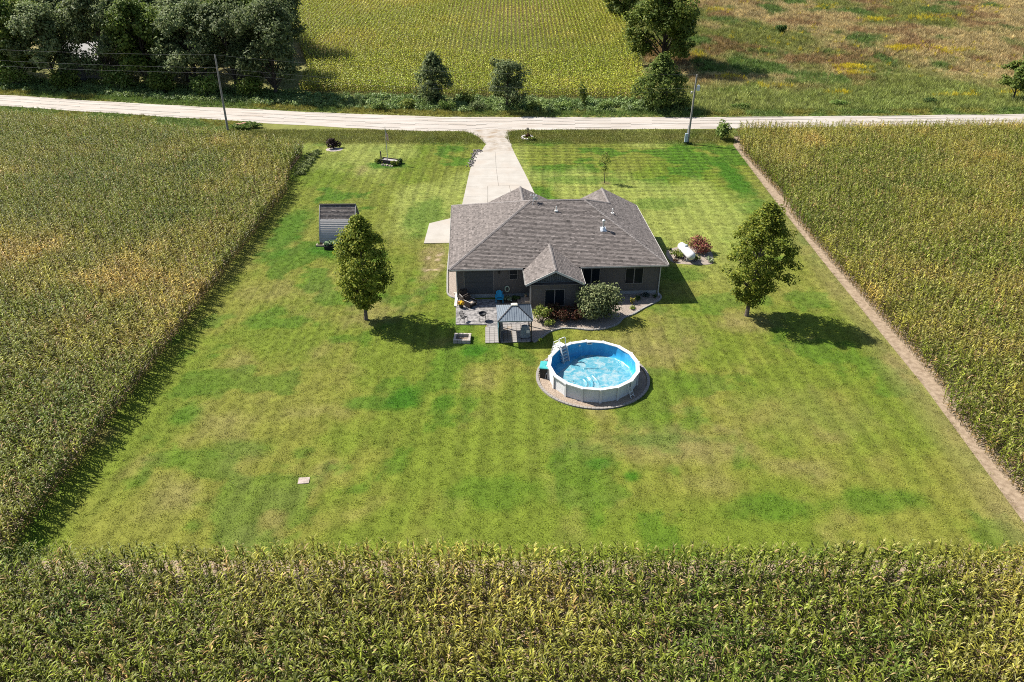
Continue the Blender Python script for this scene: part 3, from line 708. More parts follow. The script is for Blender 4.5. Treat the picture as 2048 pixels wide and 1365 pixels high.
# local +x points out of the pool
for sy in (-.30, .30):
    m = MB(); m.tube([(-.62, sy, .10), (-.40, sy, 1.05), (-.26, sy, 1.30), (-.20, sy, 1.98), (-.12, sy, 2.05), (.42, sy, 1.62), (.46, sy, 1.30), (.75, sy, .05)], .032, 7); m.build('side_rail', M_pt, lad)
    m = MB(); m.beam((-.34, sy, 1.40), (-.70, sy, .08), .05, .14); m.build('stringer', M_pt, lad)
for i in range(5):
    m = MB(); z = 1.20-i*.26; m.box(-.66-.0+.06*(4-i)+.04, -.44+.06*(4-i)+.04, -.28, .28, z-.025, z+.025); m.build('step', M_pt, lad)
for i in range(4):
    m = MB(); z = 1.12-i*.28; m.box(.40+.075*i, .58+.075*i, -.28, .28, z-.025, z+.025); m.build('step', M_pt, lad)
m = MB(); m.box(-.28, .42, -.30, .30, 1.36, 1.42); m.build('platform', M_pt, lad)
sl = thing('step_ladder', 'small white ladder section leaning on the pool wall at the lower right', 'ladder', (9.35, 48.55, 0), R(-42))
for sy in (-.20, .20):
    m = MB(); m.tube([(.42, sy, .05), (.30, sy, .12), (-.02, sy, 1.1)], .03, 6); m.build('side_rail', M_pt, sl)
for z in (.2, .5, .85):
    m = MB(); m.tube([(.30-.32*(z-.12)/.98, -.2, z), (.30-.32*(z-.12)/.98, .2, z)], .028, 6); m.build('rung', M_pt, sl)
pb = thing('pump_box', 'dark pump box with a teal lid beside the pool', 'pump box', (2.72, 51.55, 0), R(-8))
m = MB(); m.box(-.34, .34, -.5, .5, 0, .95)
m.build('cabinet', pmat('box_dark', (.028, .024, .022), (.05, .042, .036), sc=3, rough=.6), pb)
for i in range(3):
    m = MB(); m.box(-.345, .345, -.515, -.502, .04+.31*i, .31+.31*i); m.build('panel', pmat('box_board', (.03, .027, .025), rough=.6), pb)
m = MB(); m.box(-.40, .40, -.57, .57, .955, 1.02); m.box(-.36, .36, -.5, .5, 1.021, 1.035)
lid = m.build('lid', pmat('teal_lid', (.04, .30, .30), (.06, .36, .35), sc=3, rough=.5), pb)
m = MB(); m.box(.02, .22, -.06, .0, 1.036, 1.07); m.build('handle', pmat('lid_handle', (.03, .22, .25)), lid)
m = MB(); m.tube([(.1, -.56, .05), (.18, -.6, .5), (.36, -.3, .75)], .03, 6); m.build('hose', M_pt, pb)

# ------------------------------------------------------------------ gazebo and what stands on the patio
M_gz = pmat('gazebo_metal', (.165, .195, .225), (.195, .225, .255), sc=4, rough=.45, metal=.2)
M_dark = pmat('dark_metal', (.022, .023, .026), rough=.45, metal=.3)
gz = thing('gazebo', 'grey metal hardtop gazebo beside the patio', 'gazebo', (.22, 58.25, 0), TH)
hx, hy, ez, az = 1.55, 1.55, 2.28, 3.02
for x in (-1.42, 1.42):
    for y in (-1.42, 1.42): m = MB(); m.box(x-.05, x+.05, y-.05, y+.05, .08, 2.25); m.box(x-.12, x+.12, y-.12, y+.12, .05, .085); m.build('post', M_dark, gz)
m = MB()
for s_ in (-1.42, 1.42): m.box(-1.37, 1.37, s_-.04, s_+.04, 2.14, 2.25); m.box(s_-.04, s_+.04, -1.37, 1.37, 2.14, 2.249)
m.build('beam', M_dark, gz)
tx, ty = .27, .17
corners = [(-hx, -hy), (hx, -hy), (hx, hy), (-hx, hy)]; tops = [(-tx, -ty), (tx, -ty), (tx, ty), (-tx, ty)]
for i in range(4):
    a, b = corners[i], corners[(i+1) % 4]; c, d = tops[(i+1) % 4], tops[i]
    m = MB(); A, B, Cc, D = Vector((*a, ez)), Vector((*b, ez)), Vector((*c, az)), Vector((*d, az))
    m.add([A, B, Cc, D], [(0, 1, 2, 3)]); n = 15
    nrm = (B-A).cross(D-A).normalized()
    for k in range(1, n):
        u = k/n; p = A.lerp(B, u); along = u
        # ribs run straight up the slope until they meet the hip or the cap
        e = (B-A).normalized(); mid = (A+B)/2; tvec = (Cc+D)/2-mid
        off = (p-mid).dot(e); hw_ = (B-A).length/2; tw = (Cc-D).length/2
        f = 1 if abs(off) <= tw else (hw_-abs(off))/(hw_-tw)
        q = p+tvec*f; m.beam(p+nrm*.012, q+nrm*.012, .045, .03, nrm)
    m.build('roof_panel', M_gz, gz)
m = MB()
for i in range(4): m.beam((*corners[i], ez+.02), (*tops[i], az+.03), .09, .05)
m.build('hip_trim', M_dark, gz)
m = MB()
for i in range(4): a, b = corners[i], corners[(i+1) % 4]; m.beam((*a, ez-.03), (*b, ez-.03), .06, .11)
m.build('fascia', M_gz, gz)
m = MB(); m.box(-.25, .25, -.15, .15, az, az+.07); m.obox((0, 0, az+.12), (.62, .42, .07), None, .75); m.build('roof_cap', pmat('cap_tan', (.50, .46, .37), (.6, .56, .46), sc=5, rough=.6), gz)
m = MB(); m.box(-1.50, -1.46, -1.36, 1.2, .10, 1.55); m.build('side_screen', pmat('teal_screen', (.045, .115, .14), rough=.6), gz)
m = MB(); m.box(-1.35, -1.05, -1.0, .9, .98, 1.02); m.box(-1.33, -1.30, -.9, -.8, .1, .98); m.box(-1.33, -1.30, .7, .8, .1, .98); m.build('bar_shelf', pmat('shelf_wood', (.40, .33, .27), (.5, .42, .35), sc=6, stretch=(1, .2, 1)), gz)
gl = thing('covered_grill', 'barbecue grill hidden under a grey cover inside the gazebo', 'grill', (1.18, 57.6, .08), TH+.05)
M_cov = pmat('grill_cover', (.15, .175, .195), (.22, .245, .265), sc=5, rough=.7, bump=.8, bsc=6)
m = MB(); prof = [(.46, .30, .12), (.44, .29, .55), (.40, .28, .8), (.33, .25, 1.0), (.34, .22, 1.18), (.22, .12, 1.26)]; n = 28
for (hx_, hy_, z) in prof:
    for j in range(n):
        a = 2*math.pi*j/n; q = (abs(math.cos(a))**4+abs(math.sin(a))**4)**-.25; rp = 1+.05*math.sin(j*2.2+z*3)*(1.3-z)
        m.v.append((hx_*math.cos(a)*q*rp, hy_*math.sin(a)*q*rp, z))
for i in range(len(prof)-1):
    for j in range(n): m.f.append([i*n+j, i*n+(j+1) % n, (i+1)*n+(j+1) % n, (i+1)*n+j]); m.m.append(0)
m.f.append([(len(prof)-1)*n+j for j in range(n)]); m.m.append(0); m.build('cover', M_cov, gl)
m = MB(); m.box(.08, .36, -.335, -.325, .62, .92); m.build('tag', pmat('paper_tag', (.72, .68, .62)), gl)
for x in (-.35, .35): m = MB(); m.tube([(x, -.2, 0), (x, -.2, .15)], .05, 8); m.build('caster', M_dark, gl)
# turquoise chair with fan back
tq = thing('adirondack_chair', 'turquoise fan-back patio chair in front of the house wall', 'chair', (-1.24, 64.55, .1), R(2))
M_tq = pmat('turquoise_plastic', (.008, .285, .50), (.012, .31, .53), sc=2, rough=.4)
for i in range(5):
    m = MB(); q = (i-2); x = q*.115; h = 1.02-.035*q*q
    m.beam((x*.85, .10, .36), (x*1.15, .42, h), .105, .025, (0, -1, .3)); m.build('back_slat', M_tq, tq)
for i in range(5):
    m = MB(); t = i/4; m.box(-.28, .28, -.46+.13*i, -.35+.13*i, .40-.03*i, .425-.03*i); m.build('seat_slat', M_tq, tq)
for sx in (-.34, .34):
    m = MB(); m.box(sx-.075, sx+.075, -.50, .22, .60, .63); m.build('arm', M_tq, tq)
    m = MB(); m.box(sx-.03, sx+.03, -.46, -.38, 0, .60); m.build('leg', M_tq, tq)
    m = MB(); m.beam((sx*.95, .48, .02), (sx*.95, -.3, .42), .04, .1); m.beam((sx, .2, .3), (sx, .2, .62), .05, .05); m.build('side_frame', M_tq, tq)
# two dark wicker loungers with beige cushions
M_wick = pmat('dark_wicker', (.022, .015, .012), (.05, .035, .028), sc=30, rough=.7, bump=.5, bsc=40)
M_cush = pmat('beige_cushion', (.33, .27, .22), (.42, .345, .285), sc=8, rough=.9)
def lounge(label, loc, rz):
    t = thing('wicker_armchair', label, 'armchair', loc, rz)          # faces local -y
    m = MB(); m.box(-.42, .42, -.42, .40, .10, .36); m.build('base', M_wick, t)
    for sx in (-.42, .42):
        m = MB(); m.box(sx-.06, sx+.06, -.45, .40, .10, .62); m.build('arm', M_wick, t)
        m = MB(); m.tube([(sx, -.45, .64), (sx, .40, .64)], .03, 6); m.build('arm_rail', pmat('arm_metal', (.30, .28, .26), rough=.4), t)
    m = MB(); m.obox((0, .42, .62), (.86, .14, .85), Matrix.Rotation(-.22, 3, 'X')); m.build('backrest', M_wick, t)
    m = MB(); m.obox((0, -.05, .42), (.70, .74, .13), None, .94); m.obox((0, -.40, .40), (.70, .08, .12)); m.build('seat_cushion', M_cush, t)
    m = MB(); m.obox((0, .29, .70), (.66, .13, .52), Matrix.Rotation(-.22, 3, 'X'), .9); m.build('back_cushion', M_wick, t)
    for sx in (-.36, .36):
        for sy in (-.36, .34): m = MB(); m.box(sx-.03, sx+.03, sy-.03, sy+.03, 0, .1); m.build('foot', M_wick, t)
    return t
lounge('dark wicker armchair tucked against the garage door', (-4.62, 64.7, .1), R(28))
lounge('dark wicker armchair with beige cushion out in the sun behind the flower pot', (-4.1, 63.65, .1), R(48))
pot = thing('flower_pot', 'dark pot of yellow and orange flowers at the patio edge', 'flower pot', (-4.93, 63.2, .1))
m = MB(); m.lathe([(.0, 0), (.17, 0), (.26, .38), (.27, .42), (.22, .42), (.20, .34), (0, .34)], 14); m.build('pot', M_dark, pot)
def leaf_cloud(n, cx, cy, cz, rx, ry, rz_, size, asp=.6, flat=.0, shell=.35, seed=0):
    r = np.random.default_rng(seed); d = r.normal(size=(n, 3)); d /= np.linalg.norm(d, axis=1)[:, None]
    rad = shell+(1-shell)*r.random(n)**.6
    P = d*rad[:, None]*np.array((rx, ry, rz_))+np.array((cx, cy, cz))
    Nn = d+r.normal(0, .7, (n, 3)); Nn[:, 2] += flat
    return leafquads(P, Nn, size*r.uniform(.6, 1.35, n), asp, r)
def leafquads(P, Nn, L_, asp, r):
    n = len(P); Nn = Nn/np.linalg.norm(Nn, axis=1)[:, None]
    t = r.normal(size=(n, 3)); t -= Nn*(t*Nn).sum(1)[:, None]; t /= np.linalg.norm(t, axis=1)[:, None]
    b = np.cross(Nn, t); L_ = np.asarray(L_)[:, None]
    return np.stack([P-t*L_*.5, P+b*L_*asp*.5+Nn*L_*.1, P+t*L_*.5-Nn*L_*.12, P-b*L_*asp*.5+Nn*L_*.1], 1)
def foliage(name, quads, mat, parent, label=None, loc=(0, 0, 0)):
    o = bpy.data.objects.new(name, quadmesh(name, quads, mat)); o.location = loc; return link(o, parent, None, label)
L_fl = leafmat('yellow_flower', [(.62, .42, .02), (.70, .55, .03), (.55, .16, .05), (.10, .15, .03)], .25)
foliage('flowers', leaf_cloud(150, 0, 0, .52, .34, .30, .22, .13, .8, .4, seed=3), L_fl, pot)
mc = thing('metal_chair', 'black metal mesh chair at the patio corner', 'chair', (-4.55, 60.55, .1), R(62))
m = MB()
for sx in (-.27, .27):
    m.tube([(sx, .30, .02), (sx, .05, .42), (sx, .28, .92)], .02, 6); m.tube([(sx, -.25, .02), (sx, -.25, .58), (sx*1.05, .05, .62), (sx, .2, .66)], .02, 6); m.tube([(sx, -.26, .42), (sx, .05, .42)], .018, 6)
m.tube([(-.27, .28, .92), (0, .31, .97), (.27, .28, .92)], .02, 6); m.tube([(-.27, -.25, .42), (.27, -.25, .42)], .018, 6); m.build('frame', M_dark, mc)
m = MB()
for i in range(7): m.box(-.26, .26, -.24+.045*i, -.215+.045*i, .42, .43)
m.build('seat', M_dark, mc)
m = MB()
for i in range(8):
    t = i/7; m.box(-.26, .26, .08+.18*t, .095+.18*t, .48+.38*t, .51+.38*t)
m.build('backrest', M_dark, mc)
fb = thing('fire_bowl', 'black bowl grill on thin legs standing on the patio', 'fire bowl', (-2.75, 60.75, .1))
m = MB(); m.lathe([(.0, .45), (.16, .47), (.30, .58), (.37, .74), (.39, .74), (.39, .76), (.34, .76), (.28, .62), (0, .52)], 20); m.build('bowl', M_dark, fb)
for x in (-1, 1):
    for y in (-1, 1): m = MB(); m.tube([(x*.24, y*.2, .55), (x*.30, y*.26, 0)], .02, 6); m.build('leg', M_dark, fb)
m = MB(); m.tube([(.37, 0, .72), (.50, -.05, .74), (.53, 0, .8), (.50, .05, .74), (.37, .02, .72)], .014, 5); m.build('handle', M_dark, fb)
tw = MB(); tw.box(-.13, .13, -1.35, 1.25, -.02, .16); tw.box(-.32, .12, 1.32, 1.48, .0, .14)
tag(tw.build('edging_timber', pmat('pale_timber', (.55, .49, .42), (.66, .60, .52), sc=4, stretch=(4, .4, 1)), loc=(-5.52, 64.85, 0), rz=R(1)), 'pale edging timber along the left side of the patio', 'timber')
hr = thing('garden_hose', 'coiled pale green hose hanging on the house wall', 'hose', (*hw(5.62, .46)[:2], 1.02), TH)
m = MB()
for k in range(4):
    r = .29-.025*k; m.tube([(r*.82*math.cos(a), -.05-.035*(k % 2), r*1.15*math.sin(a)) for a in np.linspace(0, 2*math.pi, 25)], .022, 5)
m.build('coil', pmat('hose_green', (.40, .47, .33), (.5, .56, .42), sc=6, rough=.5), hr)
m = MB(); m.box(-.1, .1, -.1, .0, .1, .16); m.build('hanger', M_dark, hr)
st = thing('door_steps', 'tan stone steps up to the bump-out side door', 'steps', (1.05, 64.35, .09), TH)
for i in range(3):
    m = MB(); m.box(-.50+.32*i, .62, -.75, .42, .0 if i == 0 else .16*i+.003, .16*(i+1)); m.build('step', M_pav2, st)
sp = thing('step_pot', 'small tan pot standing on the top step', 'flower pot', (1.35, 64.6, .575)); m = MB(); m.lathe([(0, 0), (.09, 0), (.13, .24), (.10, .24), (.09, .2), (0, .2)], 10); m.build('pot', pmat('terracotta', (.42, .27, .16)), sp)
L_host = leafmat('hosta_leaf', [(.08, .13, .05), (.30, .36, .20), (.12, .17, .06), (.5, .52, .4)], .2)
foliage('leaves', leaf_cloud(25, 0, 0, .28, .12, .12, .1, .1, seed=5), L_host, sp)
# small plants in the beds: foliage with a short stem
L_sh = leafmat('shrub_leaf', [(.025, .05, .012), (.05, .09, .02), (.08, .12, .03)], .25)
L_yg = leafmat('yellow_green_leaf', [(.09, .14, .02), (.17, .22, .035), (.26, .27, .06), (.06, .10, .02)], .3)
L_red = leafmat('barberry_leaf', [(.05, .016, .010), (.085, .024, .015), (.035, .035, .012), (.10, .04, .02)], .2)
L_pink = leafmat('ninebark_leaf', [(.20, .045, .045), (.30, .09, .08), (.11, .03, .03), (.20, .14, .05), (.38, .16, .12)], .25)
L_olive = leafmat('olive_leaf', [(.12, .145, .055), (.19, .215, .09), (.075, .10, .035), (.28, .30, .14)], .25)
L_gold = leafmat('golden_leaf', [(.30, .22, .03), (.22, .20, .04), (.10, .13, .03)], .3)
M_bark = pmat('bark', (.09, .07, .055), (.16, .13, .105), sc=10, bump=.6, bsc=18, stretch=(1, 1, .3))
M_barkd = pmat('dark_bark', (.035, .028, .022), (.07, .055, .045), sc=8, bump=.6, bsc=12, stretch=(1, 1, .3))
def shrub(name, label, cat, x, y, rx, h, mat, n, size, seed, z=0, ry=None, group=None, nl=7):
    t = thing(name, label, cat, (x, y, z), 0, group); ry = ry or rx
    m = MB(); r = random.Random(seed)
    Q = []; rg = np.random.default_rng(seed)
    for k in range(nl):                    # several boughs, each with its own spray of leaves
        a = r.random()*6.28; rr_ = r.uniform(.25, .72); bx, by, bz = rx*rr_*math.cos(a), ry*rr_*math.sin(a), h*r.uniform(.35, .78)
        m.tube([(0, 0, -.05), (bx*.4, by*.4, bz*.5), (bx, by, bz)], [.02+.012*h, .015, .006], 5)
        Q.append(leaf_cloud(n//nl, bx, by, bz, rx*.5, ry*.5, h*.32, size, .62, .5, .3, seed=seed*31+k))
    Q = np.concatenate(Q); lo = Q[:, :, 2].min(1); Q = Q[lo > .01]
    m.build('stems', M_bark, t); foliage('foliage', Q, mat, t); return t
shrub('large_shrub', 'big rounded olive-green shrub in the pebble bed by the pool', 'shrub', 8.0, 61.2, 2.15, 3.3, L_olive, 5600, .24, 11, ry=1.9, nl=32)
shrub('barberry_shrub', 'yellow-green shrub next to the gazebo corner', 'shrub', 2.8, 60.5, .95, 1.7, L_yg, 1100, .17, 12, nl=9)
shrub('barberry_shrub', 'dark red shrub under the left half of the bump-out window', 'shrub', 3.75, 60.8, 1.05, 1.55, L_red, 1300, .15, 13, group='dark red shrubs below the bump-out window')
shrub('barberry_shrub', 'dark red shrub in the middle below the bump-out window', 'shrub', 4.95, 60.75, 1.05, 1.45, L_red, 1300, .15, 14, group='dark red shrubs below the bump-out window')
shrub('barberry_shrub', 'dark red shrub wedged between bump-out window and big olive shrub', 'shrub', 6.0, 60.75, 1.0, 1.4, L_red, 1200, .15, 15, group='dark red shrubs below the bump-out window')
shrub('barberry_shrub', 'low green and red shrub at the curb in front of the dark red ones', 'shrub', 3.4, 59.6, .6, .75, L_yg, 400, .13, 27)
shrub('evergreen_shrub', 'dark evergreen shrub right below the bump-out window sill', 'shrub', 4.0, 61.55, .75, 1.35, L_sh, 800, .14, 16)
shrub('bed_plant', 'golden bed plant in the shade line right of the big shrub', 'plant', 11.8, 64.1, .28, .65, L_gold, 160, .14, 17)
shrub('bed_plant', 'low yellow-green bed plant in sunlit pebbles', 'plant', 11.7, 63.1, .38, .35, L_yg, 160, .13, 18)
shrub('bed_plant', 'dark green bed plant in the shade below the right window', 'plant', 12.5, 64.9, .4, .55, L_sh, 200, .14, 19)
shrub('bed_plant', 'bluish dark bed plant against the right foundation', 'plant', 13.2, 65.6, .55, .45, leafmat('blue_leaf', [(.02, .035, .03), (.04, .06, .05)], .1), 260, .13, 20, ry=.35)
shrub('bed_plant', 'small bed plant at the right corner of the house', 'plant', 14.2, 65.4, .3, .4, L_sh, 140, .12, 21)
shrub('hosta', 'pale-flowered hosta beneath the coiled hose', 'plant', -.42, 64.75, .45, .5, L_host, 170, .2, 22, z=.1)
shrub('hosta', 'dark leafy plant between the hosta and the steps', 'plant', .35, 64.8, .4, .45, L_sh, 170, .16, 23, z=.1)
shrub('lime_plant', 'single lime-green plant on the grass edge by the gazebo', 'plant', 2.5, 57.05, .2, .38, leafmat('lime_leaf', [(.35, .45, .03), (.45, .5, .06)], .3), 60, .14, 24, nl=4)
# fire pit
fp = thing('fire_pit', 'rectangular block fire pit on the grass below the patio', 'fire pit', (-4.48, 57.3, 0), R(-2))
M_blk = pmat('pit_block', (.30, .255, .225), (.42, .37, .33), sc=4, bump=.4, bsc=20)
for (x, y, w_, d_) in [(-.58+.39*i, -.56, .37, .2) for i in range(4)]+[(-.58+.39*i, .56, .37, .2) for i in range(4)]+[(sx, y, .2, .43) for sx in (-.66, .66) for y in (-.23, .23)]:
    m = MB(); m.box(x-w_/2, x+w_/2, y-d_/2, y+d_/2, -.02, .17); m.build('block', M_blk, fp); m = MB(); m.box(x-w_/2+.01, x+w_/2-.005, y-d_/2+.006, y+d_/2-.004, .175, .33); m.build('block', M_blk, fp)
m = MB(); m.poly([(-.56, -.46, .06), (.56, -.46, .06), (.56, .46, .06), (-.56, .46, .06)]); m.build('ash_bed', pmat('ash', (.14, .11, .09), (.3, .25, .2), sc=7, bump=.8), fp)
M_log = pmat('charred_wood', (.16, .09, .05), (.40, .29, .18), sc=5)
for k in range(9):
    m = MB(); a = random.random()*3; x, y = random.uniform(-.3, .3), random.uniform(-.3, .25); m.tube([(x-.2*math.cos(a), y-.2*math.sin(a), .1), (x+.2*math.cos(a), y+.2*math.sin(a), .13+.06*random.random())], .035, 6); m.build('firewood', M_log, fp)
m = MB(); m.obox((0, 0, .02), (.75, .62, .05)); tag(m.build('septic_lid', pmat('worn_lid', (.42, .34, .30), (.28, .23, .19), sc=5, bump=.4), loc=(-14.25, 38.5, 0), rz=.1), 'worn pinkish septic lid sunk in the front lawn', 'lid')

# ------------------------------------------------------------------ shed and raised beds
sh = thing('storage_shed', 'small arch-roofed shed with shingled top and grey lap sides', 'shed', (-20.05, 81.05, 0), R(1))
# gothic arch section in y-z, ridge along x
sec = [(2.3*(1-t**1.6), .06+3.85*t) for t in np.linspace(0, 1, 29)]
M_slap = pmat('shed_lap', (.36, .335, .315), (.41, .385, .365), sc=4, rough=.65)
M_sdark = pmat('shed_trim', (.10, .10, .105), rough=.6)
X0, X1 = -2.0, 2.0
m = MB()
for sg in (-1, 1):
    for i in range(len(sec)-1):
        (y0, z0), (y1, z1) = sec[i], sec[i+1]; m.add([(X0, sg*y0, z0), (X1, sg*y0, z0), (X1, sg*y1, z1), (X0, sg*y1, z1)], [(0, 1, 2, 3)])
for x in (X0, X1): m.poly([(x, -y, z) for y, z in sec]+[(x, y, z) for y, z in sec[::-1][1:]])
m.build('shell', M_sdark, sh)
pts = [Vector((0, y, z)) for y, z in sec]; cum = [0]
for a, b in zip(pts, pts[1:]): cum.append(cum[-1]+(b-a).length)
def along(s):
    for i in range(len(cum)-1):
        if s <= cum[i+1]+1e-9: return pts[i].lerp(pts[i+1], (s-cum[i])/(cum[i+1]-cum[i]))
    return pts[-1]
T = cum[-1]; nb = 14; split = T*.62
bm_ = []
for sg in (-1,):
    for k in range(nb):                   # lap boards on the lower flank, each its own board
        s0, s1 = split*k/nb, split*(k+1)/nb; a, b = along(s0), along(s1); o = Vector((0, -(b-a).z, (b-a).y)).normalized(); o = o if o.y > 0 else -o
        a2, b2 = a+o*.05, b+o*.02; m = MB()
        m.add([(X0-.03, -a2.y, a2.z), (X1+.03, -a2.y, a2.z), (X1+.03, -b2.y, b2.z), (X0-.03, -b2.y, b2.z), (X0-.03, -a.y, a.z), (X1+.03, -a.y, a.z)], [(0, 1, 2, 3), (4, 5, 1, 0)]); m.build('lap_board', M_slap, sh)
pl = []
for sg in (-1, 1):
    ss = np.linspace(split if sg < 0 else 0, T, 12)
    for s0, s1 in zip(ss, ss[1:]):
        a, b = along(s0), along(s1); pl.append([(X0-.05, sg*a.y, a.z), (X1+.05, sg*a.y, a.z), (X1+.05, sg*b.y, b.z), (X0-.05, sg*b.y, b.z)])
shingles('shingle', pl, sh, M_shing, expo=.15, tab=.3, seed=8)
m = MB(); m.beam((X0-.06, 0, 3.95), (X1+.06, 0, 3.95), .24, .06); m.build('ridge_board', M_cap, sh)
for x in (X0-.05, X1+.05):
    m = MB()
    for i in range(len(sec)-1):
        for sg in (-1, 1): (y0, z0), (y1, z1) = sec[i], sec[i+1]; m.beam((x, sg*y0, z0), (x, sg*y1, z1), .07, .12, (0, sg, .2))
    m.build('arch_trim', M_slap, sh)
m = MB(); m.box(X1+.01, X1+.05, -.55, .55, .1, 2.2); m.build('door', M_slap, sh)
for lab, x, y in (('black raised planter box left in front of the shed', -20.45, 77.55), ('black raised planter box right in front of the shed, half behind the maple', -18.75, 77.6)):
    t = thing('planter_box', lab, 'planter', (x, y, 0)); 
    for (bx, by, w_, d_) in ((0, -.5, 1.5, .06), (0, .5, 1.5, .06), (-.75, 0, .06, .94), (.75, 0, .06, .94)):
        m = MB(); m.box(bx-w_/2, bx+w_/2, by-d_/2, by+d_/2, 0, .42); m.build('side_board', M_dark, t)
    m = MB(); m.box(-.72, .72, -.47, .47, .02, .33); m.build('soil', pmat('planter_soil', (.06, .045, .035)), t)
L_cab = leafmat('cabbage_leaf', [(.12, .20, .09), (.22, .32, .17), (.08, .14, .06), (.30, .38, .22)], .25)
proto = None
for k, (x, y, lab) in enumerate(((-20.9, 77.5, 'cabbage plant at the left end of the left planter box'), (-20.4, 77.65, 'cabbage plant in the middle of the left planter box'), (-19.95, 77.5, 'cabbage plant at the right end of the left planter box'),
                                 (-19.2, 77.55, 'cabbage plant at the left end of the right planter box'), (-18.6, 77.7, 'cabbage plant in the right planter box, behind the maple'))):
    if proto is None:
        proto = thing('cabbage_plant', lab, 'vegetable', (x, y, .33), 0, 'cabbages in the raised planter boxes')
        m = MB(); m.tube([(0, 0, 0), (0, 0, .25)], .03, 6); m.build('stem', L_cab, proto); foliage('leaves', leaf_cloud(46, 0, 0, .30, .36, .36, .22, .36, .75, .9, .4, seed=9), L_cab, proto)
    else: copy_thing(proto, (x, y, .33), k*1.3, lab, (1, 1, .8+.15*k % .4+.3))
bs = thing('block_planter', 'pale block planter at the left corner of the shed', 'planter', (-21.95, 78.25, 0))
m = MB(); m.box(-.45, .45, -.25, -.12, 0, .18); m.box(-.45, -.30, -.12, .25, 0, .178); m.box(.30, .45, -.12, .25, 0, .178); m.build('block', M_pav2, bs)
foliage('plant', leaf_cloud(50, 0, .08, .2, .22, .2, .15, .14, seed=10), L_red, bs)

# ------------------------------------------------------------------ propane tank and its bed
m = MB(); bed = smooth_line([(17.5, 77.0), (17.2, 75.4), (17.6, 73.7), (19.2, 73.2), (21.6, 73.25), (22.1, 74.2), (22.4, 76.6), (21.2, 78.0), (19, 77.9), (17.5, 77.0)], 4); m.poly([(x, y, .03) for x, y in bed]); m.build('pebble_patch', M_peb, kind='structure')
pt = thing('propane_tank', 'white propane tank on its pebble patch right of the house', 'tank', (19.2, 74.95, 0), R(12))
M_tank = pmat('white_tank_paint', (.60, .59, .58), (.64, .63, .62), sc=2, rough=.35)
m = MB(); m.lathe([(0, -1.72), (.18, -1.70), (.34, -1.60), (.44, -1.42), (.475, -1.2), (.475, 1.2), (.44, 1.42), (.34, 1.60), (.18, 1.70), (0, 1.72)], 26, (0, 0, .82), 'y'); m.f = [f[::-1] for f in m.f]; m.build('shell', M_tank, pt, smooth=True)
m = MB(); m.lathe([(.16, 0), (.17, .16), (.13, .22), (0, .23)], 12, (.0, .2, 1.27)); m.build('valve_dome', pmat('dome_grey', (.36, .40, .42), rough=.4), pt)
for y in (-.85, .85): m = MB(); m.box(-.3, .3, y-.12, y+.12, 0, .42); m.build('support', M_found, pt)
shrub('ninebark_shrub', 'pinkish-red shrub behind the white propane tank', 'shrub', 21.1, 76.5, 1.45, 1.75, L_pink, 1900, .2, 31, ry=1.3, nl=14)
shrub('juniper_shrub', 'yellow-green juniper left of the propane tank', 'shrub', 18.2, 75.0, .75, .85, L_yg, 700, .16, 32, nl=9, ry=1.0)
shrub('juniper_shrub', 'small yellow-green juniper right of the propane tank', 'shrub', 20.3, 74.3, .55, .6, L_yg, 400, .14, 33)
shrub('bed_plant', 'whitish-green plant at the right corner of the propane bed', 'plant', 21.6, 73.85, .5, .6, L_host, 260, .14, 34)
shrub('bed_plant', 'low purple-green plant at the left corner of the propane bed', 'plant', 17.95, 73.9, .35, .4, L_red, 160, .12, 35)
shrub('bed_plant', 'small dark plant at the back left of the propane bed', 'plant', 17.75, 76.9, .3, .4, L_sh, 140, .12, 36)

